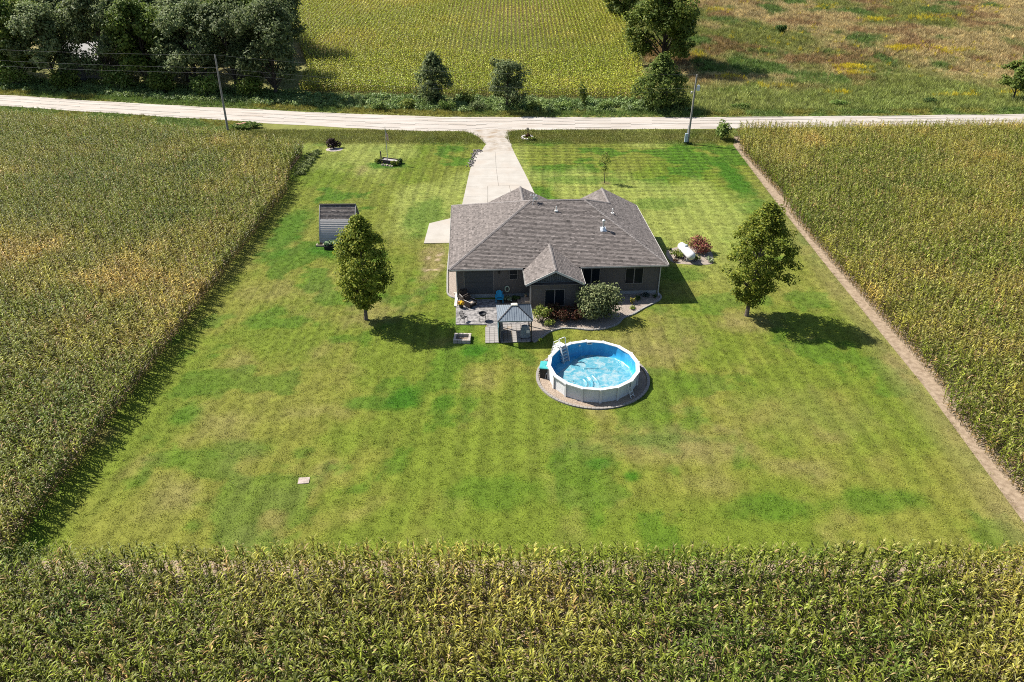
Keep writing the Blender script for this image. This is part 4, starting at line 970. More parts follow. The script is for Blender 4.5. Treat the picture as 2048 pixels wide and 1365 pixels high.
# ------------------------------------------------------------------ flagpole bed, mailbox, shrubs near the road
fg = thing('flagpole', 'thin white flagpole with a limp striped flag in the front garden', 'flagpole', (-18.55, 108.6, 0))
m = MB(); m.tube([(0, 0, 0), (0, 0, 5.4)], [.06, .035], 8); m.build('pole', M_white, fg)
m = MB(); m.lathe([(0, 5.4), (.07, 5.45), (.07, 5.52), (0, 5.57)], 8); m.build('finial', M_white, fg)
def flagmat():
    m = bpy.data.materials.new('striped_flag'); t, N, L, P = nodes(m); uv = N.new('ShaderNodeAttribute'); uv.attribute_name = 'fuv'
    sx = N.new('ShaderNodeSeparateXYZ'); L.new(uv.outputs['Vector'], sx.inputs[0])
    a = N.new('ShaderNodeMath'); a.operation = 'MULTIPLY'; a.inputs[1].default_value = 6.5; L.new(sx.outputs[1], a.inputs[0])
    f = N.new('ShaderNodeMath'); f.operation = 'FRACT'; L.new(a.outputs[0], f.inputs[0]); g = N.new('ShaderNodeMath'); g.operation = 'GREATER_THAN'; g.inputs[1].default_value = .5; L.new(f.outputs[0], g.inputs[0])
    mx = N.new('ShaderNodeMix'); mx.data_type = 'RGBA'; mx.inputs[6].default_value = (.45, .04, .05, 1); mx.inputs[7].default_value = (.75, .73, .72, 1); L.new(g.outputs[0], mx.inputs[0])
    u1 = N.new('ShaderNodeMath'); u1.operation = 'LESS_THAN'; u1.inputs[1].default_value = .4; L.new(sx.outputs[0], u1.inputs[0])
    v1 = N.new('ShaderNodeMath'); v1.operation = 'GREATER_THAN'; v1.inputs[1].default_value = .46; L.new(sx.outputs[1], v1.inputs[0])
    mm = N.new('ShaderNodeMath'); mm.operation = 'MULTIPLY'; L.new(u1.outputs[0], mm.inputs[0]); L.new(v1.outputs[0], mm.inputs[1])
    # rows of small white stars on the blue field
    vo = N.new('ShaderNodeTexVoronoi'); vo.inputs['Scale'].default_value = 16; vo.inputs['Randomness'].default_value = 0; L.new(uv.outputs['Vector'], vo.inputs['Vector'])
    st_ = N.new('ShaderNodeMath'); st_.operation = 'LESS_THAN'; st_.inputs[1].default_value = .22; L.new(vo.outputs['Distance'], st_.inputs[0])
    bl = N.new('ShaderNodeMix'); bl.data_type = 'RGBA'; bl.inputs[6].default_value = (.02, .03, .12, 1); bl.inputs[7].default_value = (.75, .73, .72, 1); L.new(st_.outputs[0], bl.inputs[0])
    m2 = N.new('ShaderNodeMix'); m2.data_type = 'RGBA'; L.new(mm.outputs[0], m2.inputs[0]); L.new(mx.outputs[2], m2.inputs[6]); L.new(bl.outputs[2], m2.inputs[7]); L.new(m2.outputs[2], P.inputs['Base Color']); P.inputs['Roughness'].default_value = .8
    return m
V, F, UV = [], [], []; nu, nv = 16, 14
for i in range(nu+1):
    for j in range(nv+1):
        u, v = i/nu, j/nv; hang = u*1.25                                   # hangs limp: drops as it leaves the pole
        V.append((.05+.30*u+.10*math.sin(u*9)*u, .12*math.sin(u*11+v)*u, 5.2-1.0*(1-v)-hang*(.85))); UV.append((u, v, 0))
for i in range(nu):
    for j in range(nv): k = i*(nv+1)+j; F.append([k, k+nv+1, k+nv+2, k+1])
m = MB(); m.v = V; m.f = F; m.m = [0]*len(F); fl_o = m.build('flag', flagmat(), fg, smooth=True); at = fl_o.data.attributes.new('fuv', 'FLOAT_VECTOR', 'POINT'); at.data.foreach_set('vector', np.array(UV, np.float32).ravel())
tr = thing('planter_trough', 'dark wooden trough planter at the foot of the flagpole', 'planter', (-18.2, 109.0, 0), R(-22))
M_dw = pmat('dark_timber', (.04, .033, .03), (.09, .075, .065), sc=5, stretch=(.3, 2, 2))
for (x0, x1, y0, y1) in ((-1.6, 1.6, -.62, -.54), (-1.6, 1.6, .54, .62), (-1.6, -1.52, -.53, .53), (1.52, 1.6, -.53, .53)):
    m = MB(); m.box(x0, x1, y0, y1, 0, .55); m.build('side_board', M_dw, tr)
m = MB(); m.box(-1.5, 1.5, -.52, .52, 0, .40); m.build('gravel_fill', pmat('trough_gravel', (.28, .25, .25), (.42, .38, .37), sc=12), tr)
m = MB(); m.tube([(0, 0, 0), (0, 0, 1.5)], .10, 8); tag(m.build('log_post', M_dw, loc=(-19.75, 109.9, 0)), 'short dark post at the left end of the flagpole planter', 'post')
shrub('garden_plant', 'bright green plant in front of the flagpole planter', 'plant', -17.3, 107.9, .75, .8, L_yg, 420, .22, 41)
shrub('garden_plant', 'dark green plant at the right end of the flagpole planter', 'plant', -16.75, 108.7, .5, .8, L_sh, 260, .2, 42)
shrub('garden_plant', 'feathery yellow-green plant at the left end of the flagpole planter', 'plant', -19.9, 108.9, .7, .7, L_yg, 300, .2, 43)
rk = random.Random(3)
m = MB()
for k in range(9): s_ = rk.uniform(.2, .42); m.obox((-19.4+.22*k+rk.uniform(-.1, .1), 107.9-.09*k, s_*.3), (s_, s_*.8, s_*.7), Matrix.Rotation(rk.random()*3, 3, 'Z'), .7)
m.build('rock_border', pmat('garden_rock', (.3, .24, .2), (.45, .38, .32), sc=4), kind='stuff')
mul = MB(); mul.poly([(-28.1+1.35*math.cos(i*.4488), 115.85+1.1*math.sin(i*.4488), .02) for i in range(14)]); mul.build('mulch_ring', pmat('grey_mulch', (.30, .25, .24), (.42, .36, .34), sc=8), kind='structure')
shrub('purple_shrub', 'nearly black purple-leaved shrub in a mulch ring near the road', 'shrub', -28.2, 116.4, 1.05, 1.55, leafmat('purple_leaf', [(.018, .009, .010), (.035, .015, .015), (.05, .03, .022)], .1), 900, .26, 44, nl=10)
mb = thing('mailbox', 'dark mailbox on a post with a stone ring beside the driveway mouth', 'mailbox', (2.65, 123.2, 0))
m = MB(); m.box(-.06, .06, -.06, .06, 0, 1.15); m.build('post', M_dw, mb)
m = MB(); prof = [(-.12, 1.15), (.12, 1.15), (.12, 1.32)]+[(.12*math.cos(a), 1.32+.12*math.sin(a)) for a in np.linspace(0, math.pi, 7)][1:]; n = len(prof)
m.add([(x, -.28, z) for x, z in prof]+[(x, .28, z) for x, z in prof], [list(range(n)), list(range(n, 2*n))[::-1]]+[[(i+1) % n, i, n+i, n+(i+1) % n] for i in range(n)]); m.build('box', M_dark, mb)
m = MB(); m.box(.122, .13, -.1, -.06, 1.25, 1.5); m.build('signal_flag', pmat('flag_red', (.45, .03, .02)), mb)
for k in range(12):
    a = k*.5236; m = MB(); s_ = rk.uniform(.3, .42); m.obox((.9*math.cos(a)-.1, 1.1*math.sin(a)-.9, .1), (s_, s_*.8, .28), Matrix.Rotation(a, 3, 'Z'), .75); m.build('ring_stone', pmat('ring_stone', (.5, .45, .42), (.62, .57, .53), sc=3), mb)
shrub('mailbox_plant', 'dark reddish plant in the stone ring at the mailbox foot', 'plant', 2.55, 122.4, .5, .7, L_red, 240, .2, 45)
shrub('mailbox_plant', 'spreading green plant in front of the mailbox ring', 'plant', 3.3, 121.0, .65, .55, L_yg, 300, .2, 46)
# ------------------------------------------------------------------ utility poles and wires
M_pole = pmat('weathered_pole', (.19, .172, .155), (.28, .26, .24), sc=5, stretch=(3, 3, .15))
p1 = thing('utility_pole', 'bare wooden utility pole standing in the left corn edge', 'utility pole', (-48.5, 126.8, 0))
m = MB(); m.tube([(0, 0, -.2), (.3, 0, 12.1)], [.19, .125], 12); m.build('pole', M_pole, p1)
m = MB(); m.tube([(.3, 0, 12.1), (.3, 0, 12.32)], .05, 6); m.build('insulator', M_white, p1)
p2 = thing('utility_pole', 'wooden utility pole with transformer and meter box by the right lawn', 'utility pole', (28.4, 119.1, 0))
m = MB(); m.tube([(0, 0, -.2), (.15, 0, 10.7)], [.185, .125], 12); m.build('pole', M_pole, p2)
m = MB(); m.lathe([(0, 0), (.24, .02), (.26, .1), (.26, .72), (.2, .8), (0, .82)], 14, (.62, -.05, 8.3)); m.tube([(.62, -.05, 9.1), (.62, -.05, 9.3)], .05, 6); m.box(.2, .45, -.1, .02, 8.5, 8.65)
m.build('transformer', pmat('transformer_grey', (.55, .57, .60), rough=.4), p2)
m = MB(); m.lathe([(0, 0), (.13, .03), (.15, .3), (0, .4)], 10, (-.35, -.1, 7.9)); m.beam((-.05, -.05, 8.1), (-.35, -.1, 8.15), .06, .06); m.build('cutout', M_white, p2)
m = MB(); m.box(-.62, -.16, -.42, -.18, .35, 1.75); m.box(-.58, -.2, -.44, -.421, .4, 1.7); m.tube([(-.3, -.2, 1.7), (-.2, -.15, 3)], .035, 6)
m.build('meter_box', pmat('meter_grey', (.42, .47, .52), (.5, .55, .6), sc=4, rough=.4), p2)
shrub('pole_weeds', 'dark tuft of weeds around the foot of the transformer pole', 'plant', 28.35, 118.75, .85, .35, L_sh, 260, .18, 47, ry=.5)
M_wire = pmat('wire', (.10, .105, .11), rough=.7)
for k, (lab, z0, z1, zl) in enumerate((('top overhead wire running to the left pole tip', 12.25, 10.75, 10.6), ('middle overhead wire passing the left pole', 10.3, 8.7, 8.9), ('lowest overhead wire passing the left pole', 9.5, 8.2, 7.7))):
    m = MB(); P0 = Vector((-150, 157, zl+.6)); P1 = Vector((-48.2, 126.8-(.0 if k == 0 else .17), z0)); P2 = Vector((28.5, 119.1-(0 if k == 0 else .17), z1)); pts = []
    for A, B, sg in ((P0, P1, .9), (P1, P2, 1.1)):
        for i in range(25):
            t = i/24; q = A.lerp(B, t); q.z -= sg*4*t*(1-t); pts.append(q)
    m.tube(pts[:24]+pts[25:], .008, 5, False); tag(m.build('power_line', M_wire), lab, 'power line', 'overhead wires')

# ------------------------------------------------------------------ trees
def crown(height, z0, prof, nclump, per, clr, leaf, seed, trunk_r, mat_bark, sway=.0, asp=.62, squash=.75, limbs=14, gap=0.0, bias=.45, boughs=0, br=.4):
    """trunk and limbs (MB) and leaf quads: clumps of leaves through the crown's outer volume"""
    r = np.random.default_rng(seed); m = MB(); Q = []
    top = Vector((sway*height, 0, height*.93)); n = 7
    axis = [Vector((sway*height*t+.05*math.sin(t*5+seed), .05*math.cos(t*4+seed), height*.93*t)) for t in np.linspace(0, 1, n)]
    m.tube([axis[0]-Vector((0, 0, .3))]+axis, [trunk_r*1.5, trunk_r*1.15]+[trunk_r*(1-.9*t) for t in np.linspace(.08, 1, n-1)], 8)
    cs = []; B = []
    for k in range(boughs):                # grown trees carry their leaves in separate boughs
        t = ((k+.5)/boughs)**.8; a = k*2.399+r.normal(0, .5); z = z0+(height-z0)*(.08+.86*t); rr_ = prof(t)*r.uniform(.45, .85)
        B.append(Vector((sway*z+rr_*math.cos(a), rr_*math.sin(a), z)))
        zb = max(1.2, z-rr_*.9-.8); b = Vector((sway*zb, 0, zb)); rad = trunk_r*.5*(1-.6*t); mid = b.lerp(B[-1], .5)+Vector((0, 0, .1*rr_))
        m.tube([b, mid, B[-1]], [rad, rad*.65, rad*.25], 6)
    for k in range(nclump):
        if boughs:
            c0 = B[k % boughs]; R_ = prof(.5)*br*r.uniform(.7, 1.2); d = Vector(r.normal(size=3)).normalized(); d.z = d.z*.8+.1
            c = c0+d*R_*r.random()**.5
            if c.z > z0*.6: cs.append(c)
            continue
        t = (k+.5)/nclump; t = t**.85
        z = z0+(height-z0)*t
        a = k*2.399+r.normal(0, .35); R_ = prof(t)*(.72+.52*vnoise(math.cos(a)*1.6+seed, math.sin(a)*1.6+z*.55, seed)); rr_ = R_*(r.random()**bias)
        c = Vector((sway*z+rr_*math.cos(a), rr_*math.sin(a), z+r.normal(0, .12)))
        if gap and vnoise(c.x*.35+seed, c.z*.35+c.y*.2, seed) < gap: continue
        cs.append(c)
    for i, c in enumerate(cs):
        if i % max(1, len(cs)//limbs) == 0:
            zb = max(z0*.7, c.z-(Vector((c.x, c.y)).length)*.75); t = min(1, zb/(height*.93)); b = Vector((sway*zb, 0, zb))
            rad = max(.02, trunk_r*.42*(1-t)+.02); mid = b.lerp(c, .5)+Vector((0, 0, .12*(c-b).length))
            m.tube([b, mid, c], [rad, rad*.6, rad*.2], 5)
        s = clr*r.uniform(.65, 1.3); d = r.normal(size=(per, 3)); d /= np.linalg.norm(d, axis=1)[:, None]
        rad = (.25+.75*r.random(per)**.5)*s; P = d*rad[:, None]*np.array((1, 1, squash))+np.array(c)
        out = np.array((c.x-sway*c.z, c.y, (c.z-z0)*.25)); out = out/(np.linalg.norm(out)+1e-6)
        Nn = d*.8+out*.5+np.array((0, 0, .55))+r.normal(0, .55, (per, 3))
        Q.append(leafquads(P, Nn, leaf*r.uniform(.6, 1.35, per), asp, r))
    return m, np.concatenate(Q)
def tree(name, label, cat, loc, args, mat, bark, scale=None, rz=0, group=None):
    t = thing(name, label, cat, loc, rz, group); mb_, Q = crown(**args, mat_bark=bark)
    mb_.build('trunk', bark, t); foliage('crown', Q, mat, t)
    if scale: t.scale = scale
    return t
L_maple = leafmat('maple_leaf', [(.055, .085, .009), (.105, .145, .014), (.18, .215, .020), (.30, .30, .045), (.08, .12, .012)], .38, vary=.3)
egg = lambda R_, p=.35, q=1.0, e=1.9: (lambda t: R_*min(1, (t/p)**.5 if t < p else (max(0, 1-((t-p)/(1-p))**e))**q))
tree('maple_tree', 'full leafy maple left of the patio on the lawn', 'tree', (-13.75, 61.0, 0), dict(height=10.1, z0=1.5, prof=egg(2.8, .4, .9, 2.3), nclump=200, per=95, clr=.60, leaf=.22, seed=5, trunk_r=.17, sway=.02, limbs=26), L_maple, M_bark)
tree('maple_tree', 'full leafy maple on the right lawn near the corn edge', 'tree', (22.35, 61.8, 0), dict(height=11.0, z0=1.6, prof=egg(3.0, .42, .9, 2.3), nclump=205, per=95, clr=.62, leaf=.22, seed=9, trunk_r=.18, sway=.035, limbs=26), L_maple, M_bark)
tree('young_tree', 'thin young tree on the back lawn beyond the house', 'tree', (12.9, 99.9, 0), dict(height=4.3, z0=1.7, prof=egg(.95, .5), nclump=36, per=13, clr=.34, leaf=.20, seed=3, trunk_r=.05, limbs=14, bias=.6), L_yg, M_barkd)
L_grey = leafmat('locust_leaf', [(.055, .078, .026), (.095, .128, .048), (.145, .178, .072), (.21, .235, .105), (.08, .125, .03)], .42)
L_wood = leafmat('elm_leaf', [(.045, .075, .014), (.085, .13, .022), (.135, .18, .036), (.20, .235, .05)], .42)
L_oak = leafmat('oak_leaf', [(.036, .058, .010), (.07, .102, .016), (.12, .155, .026), (.19, .205, .04)], .38)
rnd = lambda R_: (lambda t: R_*(max(.05, 1-(2*t-.9)**2*.8))**.5)
tree('roadside_tree', 'narrow grey-green tree beside the road, left one of two', 'tree', (-15.0, 145.6, 0), dict(height=9.0, z0=.8, prof=egg(3.7, .3), nclump=140, per=45, clr=.95, leaf=.42, seed=21, trunk_r=.16), L_grey, M_barkd)
tree('roadside_tree', 'round-topped grey-green tree beside the road opposite the driveway', 'tree', (-.9, 140.9, 0), dict(height=8.8, z0=1.0, prof=rnd(3.9), nclump=150, per=42, clr=.9, leaf=.40, seed=23, trunk_r=.16, boughs=11, br=.42), L_grey, M_barkd)
tree('roadside_tree', 'wide bushy tree beside the road in front of the great oak', 'tree', (27.5, 141.5, 0), dict(height=9.4, z0=.3, prof=egg(4.7, .3), nclump=190, per=48, clr=1.0, leaf=.45, seed=25, trunk_r=.22), L_wood, M_barkd)
tree('oak_tree', 'great dark oak between the far corn and the meadow', 'tree', (34.5, 178.5, 1.0), dict(height=20.5, z0=1.0, prof=rnd(9.0), nclump=460, per=54, clr=1.4, leaf=.60, seed=27, trunk_r=.45, limbs=22, boughs=26, br=.36), L_oak, M_barkd)
tree('oak_tree', 'dark tree cut by the top edge left of the great oak', 'tree', (30.5, 226, 4.9), dict(height=14, z0=.8, prof=rnd(5.5), nclump=130, per=50, clr=1.5, leaf=.7, seed=29, trunk_r=.3), L_oak, M_barkd)
tree('roadside_tree', 'small tree cut by the right edge above the road', 'tree', (98.3, 149, 0), dict(height=7.4, z0=1.7, prof=rnd(3.6), nclump=120, per=45, clr=.8, leaf=.40, seed=33, trunk_r=.18, boughs=9, br=.42), L_wood, M_barkd)
shrub('meadow_bush', 'lone dark bush out in the dry meadow', 'shrub', 70.5, 208, 1.5, 1.9, L_sh, 700, .4, 51, z=float(hill(70, 208)))
# the wood on the left: a few grown trees, copied with their own place, turn and size
wood = [tree('wood_tree', 'tree at the right end of the left wood, against the far corn', 'tree', (-47.2, 152.5, 0), dict(height=17.5, z0=3.0, prof=rnd(6.3), nclump=330, per=44, clr=1.35, leaf=.55, seed=61, trunk_r=.33, sway=.02, limbs=24, boughs=17, br=.40), L_grey, M_barkd, group='trees of the left wood'),
        tree('wood_tree', 'leaning wood tree right behind the left utility pole', 'tree', (-56.0, 155.5, 0), dict(height=16.5, z0=2.6, prof=rnd(6.0), nclump=310, per=44, clr=1.35, leaf=.55, seed=63, trunk_r=.3, sway=-.05, limbs=24, boughs=15, br=.40), L_grey, M_barkd, group='trees of the left wood'),
        tree('wood_tree', 'brighter green wood tree midway between pole and old shed', 'tree', (-75.5, 160, 0), dict(height=17, z0=2.0, prof=rnd(6.2), nclump=330, per=44, clr=1.4, leaf=.58, seed=65, trunk_r=.32, limbs=24, boughs=18, br=.42), L_wood, M_barkd, group='trees of the left wood')]
spots = [(0, -64.5, 157, 1.0, 'wood tree with a bare lower trunk left of the utility pole'), (1, -69.5, 165, 1.05, 'wood tree in the second row just left of the utility pole'), (0, -84.0, 161, 1.02, 'tall wood tree in front of the old shed at its right end'),
         (1, -95, 160, 1.0, 'wood tree in front of the old shed at its left end'), (2, -104, 163.5, 1.05, 'wood tree at the far left edge by the road'), (0, -114, 170, 1.05, 'wood tree cut by the left edge, second row'),
         (1, -51.5, 166, 1.0, 'wood tree in the second row right of the utility pole'), (2, -60.5, 174, 1.05, 'wood tree deep behind the utility pole'), (0, -73, 177, 1.1, 'wood tree deep in the middle of the wood'),
         (2, -92, 180, 1.1, 'wood tree deep behind the old shed roof'), (1, -103, 181, 1.1, 'wood tree deep in the left part of the wood'), (0, -55, 188, 1.0, 'wood tree at the top edge, right part of the wood'),
         (2, -124, 184, 1.0, 'wood tree deep behind the far left edge'), (1, -83, 190, 1.1, 'wood tree at the top edge, middle of the wood'), (0, -66.5, 200, 1.0, 'wood tree at the top edge left of the far corn'),
         (0, -80, 172, 1.0, 'wood tree just behind the old shed at its right end'), (2, -113, 196, 1.1, 'wood tree at the top edge, far left part of the wood'), (1, -97, 203, 1.1, 'wood tree at the top edge behind the old shed'), (2, -75, 212, 1.0, 'farthest wood tree showing at the top edge')]
for i, (k, x, y, s_, lab) in enumerate(spots): copy_thing(wood[k], (x, y, float(hill(x, y))), 1.7*i+.6, lab, (s_, s_, s_*(.94+.12*((i*7) % 5)/5)))
L_weed = leafmat('weed_leaf', [(.07, .13, .02), (.12, .19, .035), (.18, .24, .06), (.23, .27, .09)], .4)
for i, (x, y, r_, h_, lab) in enumerate(((-51.5, 149.8, 3.0, 4.2, 'dark undergrowth bush at the foot of the rightmost wood tree'), (-61, 150.6, 3.2, 4.6, 'leafy undergrowth bush in the wood left of the pole'), (-70.5, 153.4, 3.4, 4.4, 'undergrowth bush in the wood at a third from the left'),
                                         (-80.5, 156.5, 3.4, 5.0, 'undergrowth bush in front of the old shed'), (-91.5, 157.2, 3.2, 4.4, 'undergrowth bush below the old shed wall'), (-103.5, 159.5, 3.6, 5.5, 'undergrowth bush at the left edge by the road'))):
    shrub('undergrowth_bush', lab, 'shrub', x, y, r_, h_, (L_wood, L_weed)[i % 2], 1300, .5, 70+i, ry=2.2, group='undergrowth bushes of the left wood', nl=14)
for i, (x, y, r_, h_, mt, lab) in enumerate(((-24.5, 140.4, 1.6, 1.7, L_weed, 'low bush on the road bank left of the narrow tree'), (-19.5, 141.5, 1.7, 1.9, L_yg, 'yellowish bush on the road bank just left of the narrow tree'), (-11.8, 140.6, 1.9, 1.9, L_weed, 'leafy bush at the right foot of the narrow tree'),
                                             (-6.4, 140.2, 2.1, 1.8, L_grey, 'grey-green bush midway between the two roadside trees'), (-8.5, 145.0, 2.0, 3.2, L_oak, 'dark bush in front of the far corn between the roadside trees'), (4.2, 140.5, 1.6, 2.0, L_yg, 'light green bush at the right foot of the round-topped tree'),
                                             (9.8, 140.8, 1.9, 1.7, L_weed, 'low bush on the road bank right of the round-topped tree'), (13.4, 143.2, 1.1, 4.6, L_oak, 'slim dark sapling in front of the far corn'), (17.5, 140.6, 1.9, 1.7, L_weed, 'low bush on the road bank left of the wide bushy tree'),
                                             (32.2, 141.0, 1.7, 2.6, L_wood, 'bush at the right foot of the wide bushy tree'), (43, 141.6, 2.0, 1.1, L_weed, 'low bush on the meadow bank right of the transformer pole'), (62, 143.5, 2.4, 1.3, L_weed, 'low green bush on the meadow bank at the right'), (80, 145, 1.6, 1.5, L_sh, 'dark bush on the meadow bank near the right edge tree'))):
    shrub('roadside_bush', lab, 'shrub', x, y, r_, h_, mt, 520, .34, 90+i, ry=1.2, group='bushes along the far side of the road', nl=9)
shrub('weed_clump', 'tall leafy weed clump at the corner of the right corn', 'shrub', 34.4, 121.4, 1.35, 2.9, L_weed, 900, .38, 111, nl=16)
bp = shrub('weed_patch', 'low dark green weed patch beside the left utility pole', 'weeds', -45.2, 128.2, 3.0, 1.0, L_weed, 1300, .34, 112, ry=1.5, nl=16)
db = MB(); rk = random.Random(8)
for k in range(5): db.obox((rk.uniform(-.8, .8), rk.uniform(-.2, .2), .95+rk.uniform(0, .2)), (1.3, .22, .06), Matrix.Rotation(.3+rk.uniform(-.2, .2), 3, 'Z') @ Matrix.Rotation(rk.uniform(-.2, .1), 3, 'Y'))
tag(db.build('scrap_boards', pmat('rust_board', (.36, .16, .10), (.48, .27, .19), sc=3), loc=(-46.2, 128.0, -.1)), 'rust-coloured boards lying in the weed patch', 'boards')
barn = thing('old_shed', 'weathered grey shed half hidden in the left wood', 'shed', (-91.5, 168.5, .3), R(-14))
M_old = pmat('weathered_board', (.13, .125, .112), (.2, .19, .17), sc=2, stretch=(3, 3, .3)); M_tin = pmat('old_tin_roof', (.035, .036, .035), (.06, .06, .057), sc=1.5, rough=.6)
m = MB(); m.box(-5, 5, -3.5, 3.5, 0, 4.6); m.poly([(-5, -3.5, 4.6), (-5, 3.5, 4.6), (-5, 0, 7.4)]); m.poly([(5, -3.5, 4.6), (5, 3.5, 4.6), (5, 0, 7.4)]); m.build('wall', M_old, barn)
m = MB(); m.add([(-5.4, -3.9, 4.35), (5.4, -3.9, 4.35), (5.4, 0, 7.5), (-5.4, 0, 7.5), (-5.4, 3.9, 4.35), (5.4, 3.9, 4.35)], [(0, 1, 2, 3), (3, 2, 5, 4)]); m.build('roof', M_tin, barn)
m = MB(); m.box(-1.2, 1.2, -3.56, -3.51, 0, 2.8); m.build('door', M_sdark, barn)

# ------------------------------------------------------------------ corn
L_corn = leafmat('corn_leaf', [], .32, rough=.5, attr=True, vary=.6, spec=.18)
L_dry = leafmat('dry_corn_leaf', [(.26, .17, .07), (.36, .26, .12), (.18, .115, .045), (.20, .17, .04)], .25)
L_tas = leafmat('corn_tassel', [(.36, .34, .10), (.46, .42, .17), (.28, .27, .07)], .25)
L_stk = leafmat('corn_stalk', [(.16, .16, .05), (.22, .18, .08)], .1)
def corn_plant(seed, h=2.35, nleaf=13, seg=4, wid=.088, lod=False):
    r = random.Random(seed); V, mi = [], []
    pl = r.random()*6.28
    def ribbon(P, W, k):
        for i in range(len(P)-1):
            (p, s1), (q, s2) = P[i], P[i+1]; V.append([p-s1*W[i], p+s1*W[i], q+s2*W[i+1], q-s2*W[i+1]]); mi.append(k)
    # stalk: two crossed strips
    for a in (0, 1.57):
        s = Vector((math.cos(a), math.sin(a), 0)); ribbon([(Vector((0, 0, z)), s) for z in (0, h*.5, h*.9)], [.016, .014, .008], 3)
    for i in range(nleaf):
        t = (i+.6)/nleaf; z = .25+(h-.38)*t; a = pl+(i % 2)*math.pi+r.gauss(0, .38)
        L_ = (.72 if lod else .80)*(.55+.45*math.sin(math.pi*min(1, t*.95+.12)))*r.uniform(.75, 1.1)*.95; e0 = R(r.uniform(42, 68)); droop = r.uniform(1.2, 2.4) if t > .25 else 2.6
        d = Vector((math.cos(a), math.sin(a), 0)); sd_ = Vector((-math.sin(a), math.cos(a), 0)); p = Vector((0, 0, z)); P = []; W = []; n = seg
        tw_ = r.uniform(-.5, .5)
        for k in range(n+1):
            u = k/n; an = e0-droop*u*u*1.1-droop*.25*u
            P.append((p.copy(), (sd_*math.cos(tw_*u)+Vector((0, 0, 1))*math.sin(tw_*u)))); W.append(wid*.5*r.uniform(.85, 1.15)*(1-.86*u**2.2)*(.55 if k == 0 else 1))
            p = p+(d*math.cos(an)+Vector((0, 0, math.sin(an))))*L_/n
        ribbon(P, W, 1 if t < .2 or r.random() < .03 else 0)
    for k in range(1 if lod else 4):
        a = r.random()*6.28; d = Vector((math.cos(a), math.sin(a), 0)); s = Vector((-math.sin(a), math.cos(a), 0)); b = Vector((0, 0, h*.9))
        sp_ = .03 if k == 0 else .14; ribbon([(b, s), (b+d*sp_*.6+Vector((0, 0, .16)), s), (b+d*sp_*1.3+Vector((0, 0, .26)), s)], [.010, .013, .006], 2)
    # shared seams: weld each ribbon so one leaf is one piece
    return V, mi
def corn_mesh(name, **k):
    V, mi = corn_plant(**k); me = quadmesh(name, np.array([[tuple(p) for p in q] for q in V]), [L_corn, L_dry, L_tas, L_stk], mi)
    import bmesh
    b = bmesh.new(); b.from_mesh(me); bmesh.ops.remove_doubles(b, verts=b.verts, dist=.0004); b.to_mesh(me); b.free(); return me
kit_corn = kit('corn_kit', [corn_mesh('corn_plant', seed=s, h=2.25+.06*s) for s in range(6)])
def edge_dry(s, h): return corn_mesh('corn_edge', seed=s, h=h)
kit_far = kit('corn_far_kit', [corn_mesh('corn_far', seed=40+s, h=2.3, nleaf=8, seg=3, wid=.17, lod=True) for s in range(5)])
def corn_col(x, y, sd_, warm=.0):
    n1 = fbm(x, y, .07, sd_, 5); n2 = fbm(x, y, .3, sd_+9); n = len(x)
    def mix(a, b, t): return a*(1-t[:, None])+b*t[:, None]
    c = np.tile((.150, .195, .013), (n, 1)); c = mix(c, np.array((.095, .150, .011)), sstep(.5, .65, n2))
    c = mix(c, np.array((.265, .265, .026)), np.clip(sstep(.42, .70, n1+.5*(n2-.5)+warm)*.9, 0, 1))
    c = mix(c, np.array((.40, .32, .045)), np.clip(sstep(.64, .86, n1+.4*(n2-.5)+warm), 0, 1))
    odd = rng.random(n); c = mix(c, np.array((.33, .22, .05)), (odd > .975)*.8)
    return np.clip(c*np.array((.98, .88, 1.5))*rng.uniform(.55, 1.45, n)[:, None], .004, 1)
def rows(x0, x1, y0, y1, sp, inrow, along='y', jit=.055):
    if along == 'y': xs = np.arange(x0, x1, sp); ys = np.arange(y0, y1, inrow)
    else: xs = np.arange(x0, x1, inrow); ys = np.arange(y0, y1, sp)
    X, Y = np.meshgrid(xs, ys); X = X.ravel(); Y = Y.ravel()
    return X+rng.normal(0, jit, len(X)), Y+rng.normal(0, jit, len(Y))
def cornfield(name, poly, box, sp, inrow, along, seed, warm=0, kit_=kit_corn, sc=(.86, 1.12), hole=.03, label=None):
    X, Y = rows(*box, sp, inrow, along); k = inpoly(X, Y, poly) & (rng.random(len(X)) > hole); X, Y = X[k], Y[k]
    Z = hill(X, Y); k = seen(X, Y, Z+1.2); X, Y, Z = X[k], Y[k], Z[k]
    s = rng.uniform(*sc, len(X))*(.93+.14*fbm(X, Y, .12, seed+50))
    c = corn_col(X, Y, seed, warm)
    if kit_ is kit_far: c = c*.45+np.array((.33, .37, .026))*.55*rng.uniform(.75, 1.25, len(X))[:, None]
    return scatter(name, np.stack([X, Y, Z], 1), kit_, rng.uniform(0, 6.28, len(X)), s, c)
cornfield('corn_field', LEFT, (-125, -29, 31, 142), .965, .21, 'y', 200, .0)
cornfield('corn_field', RIGHT, (33, 125, 29, 128), .965, .21, 'y', 220, .03)
cornfield('corn_field', [(-60, 12), (60, 12), (60, 31.1), (-60, 31.3)], (-50, 50, 14, 31.4), .965, .19, 'x', 240, -.06, hole=.05)
FAR = [(-43, 154.5), (-16.3, 151.5), (24, 147.5), (27.5, 152), (30, 185), (31, 330), (-95, 330), (-60, 215), (-46, 175)]
cornfield('far_corn_field', [(x, y) for x, y in FAR]+[], (-90, 33, 147, 186), .8, .42, 'x', 260, .03, kit_far)
cornfield('far_corn_field', [(x, y) for x, y in FAR], (-95, 32, 186, 300), 1.06, .36, 'y', 280, .06, kit_far, (.8, 1.0))

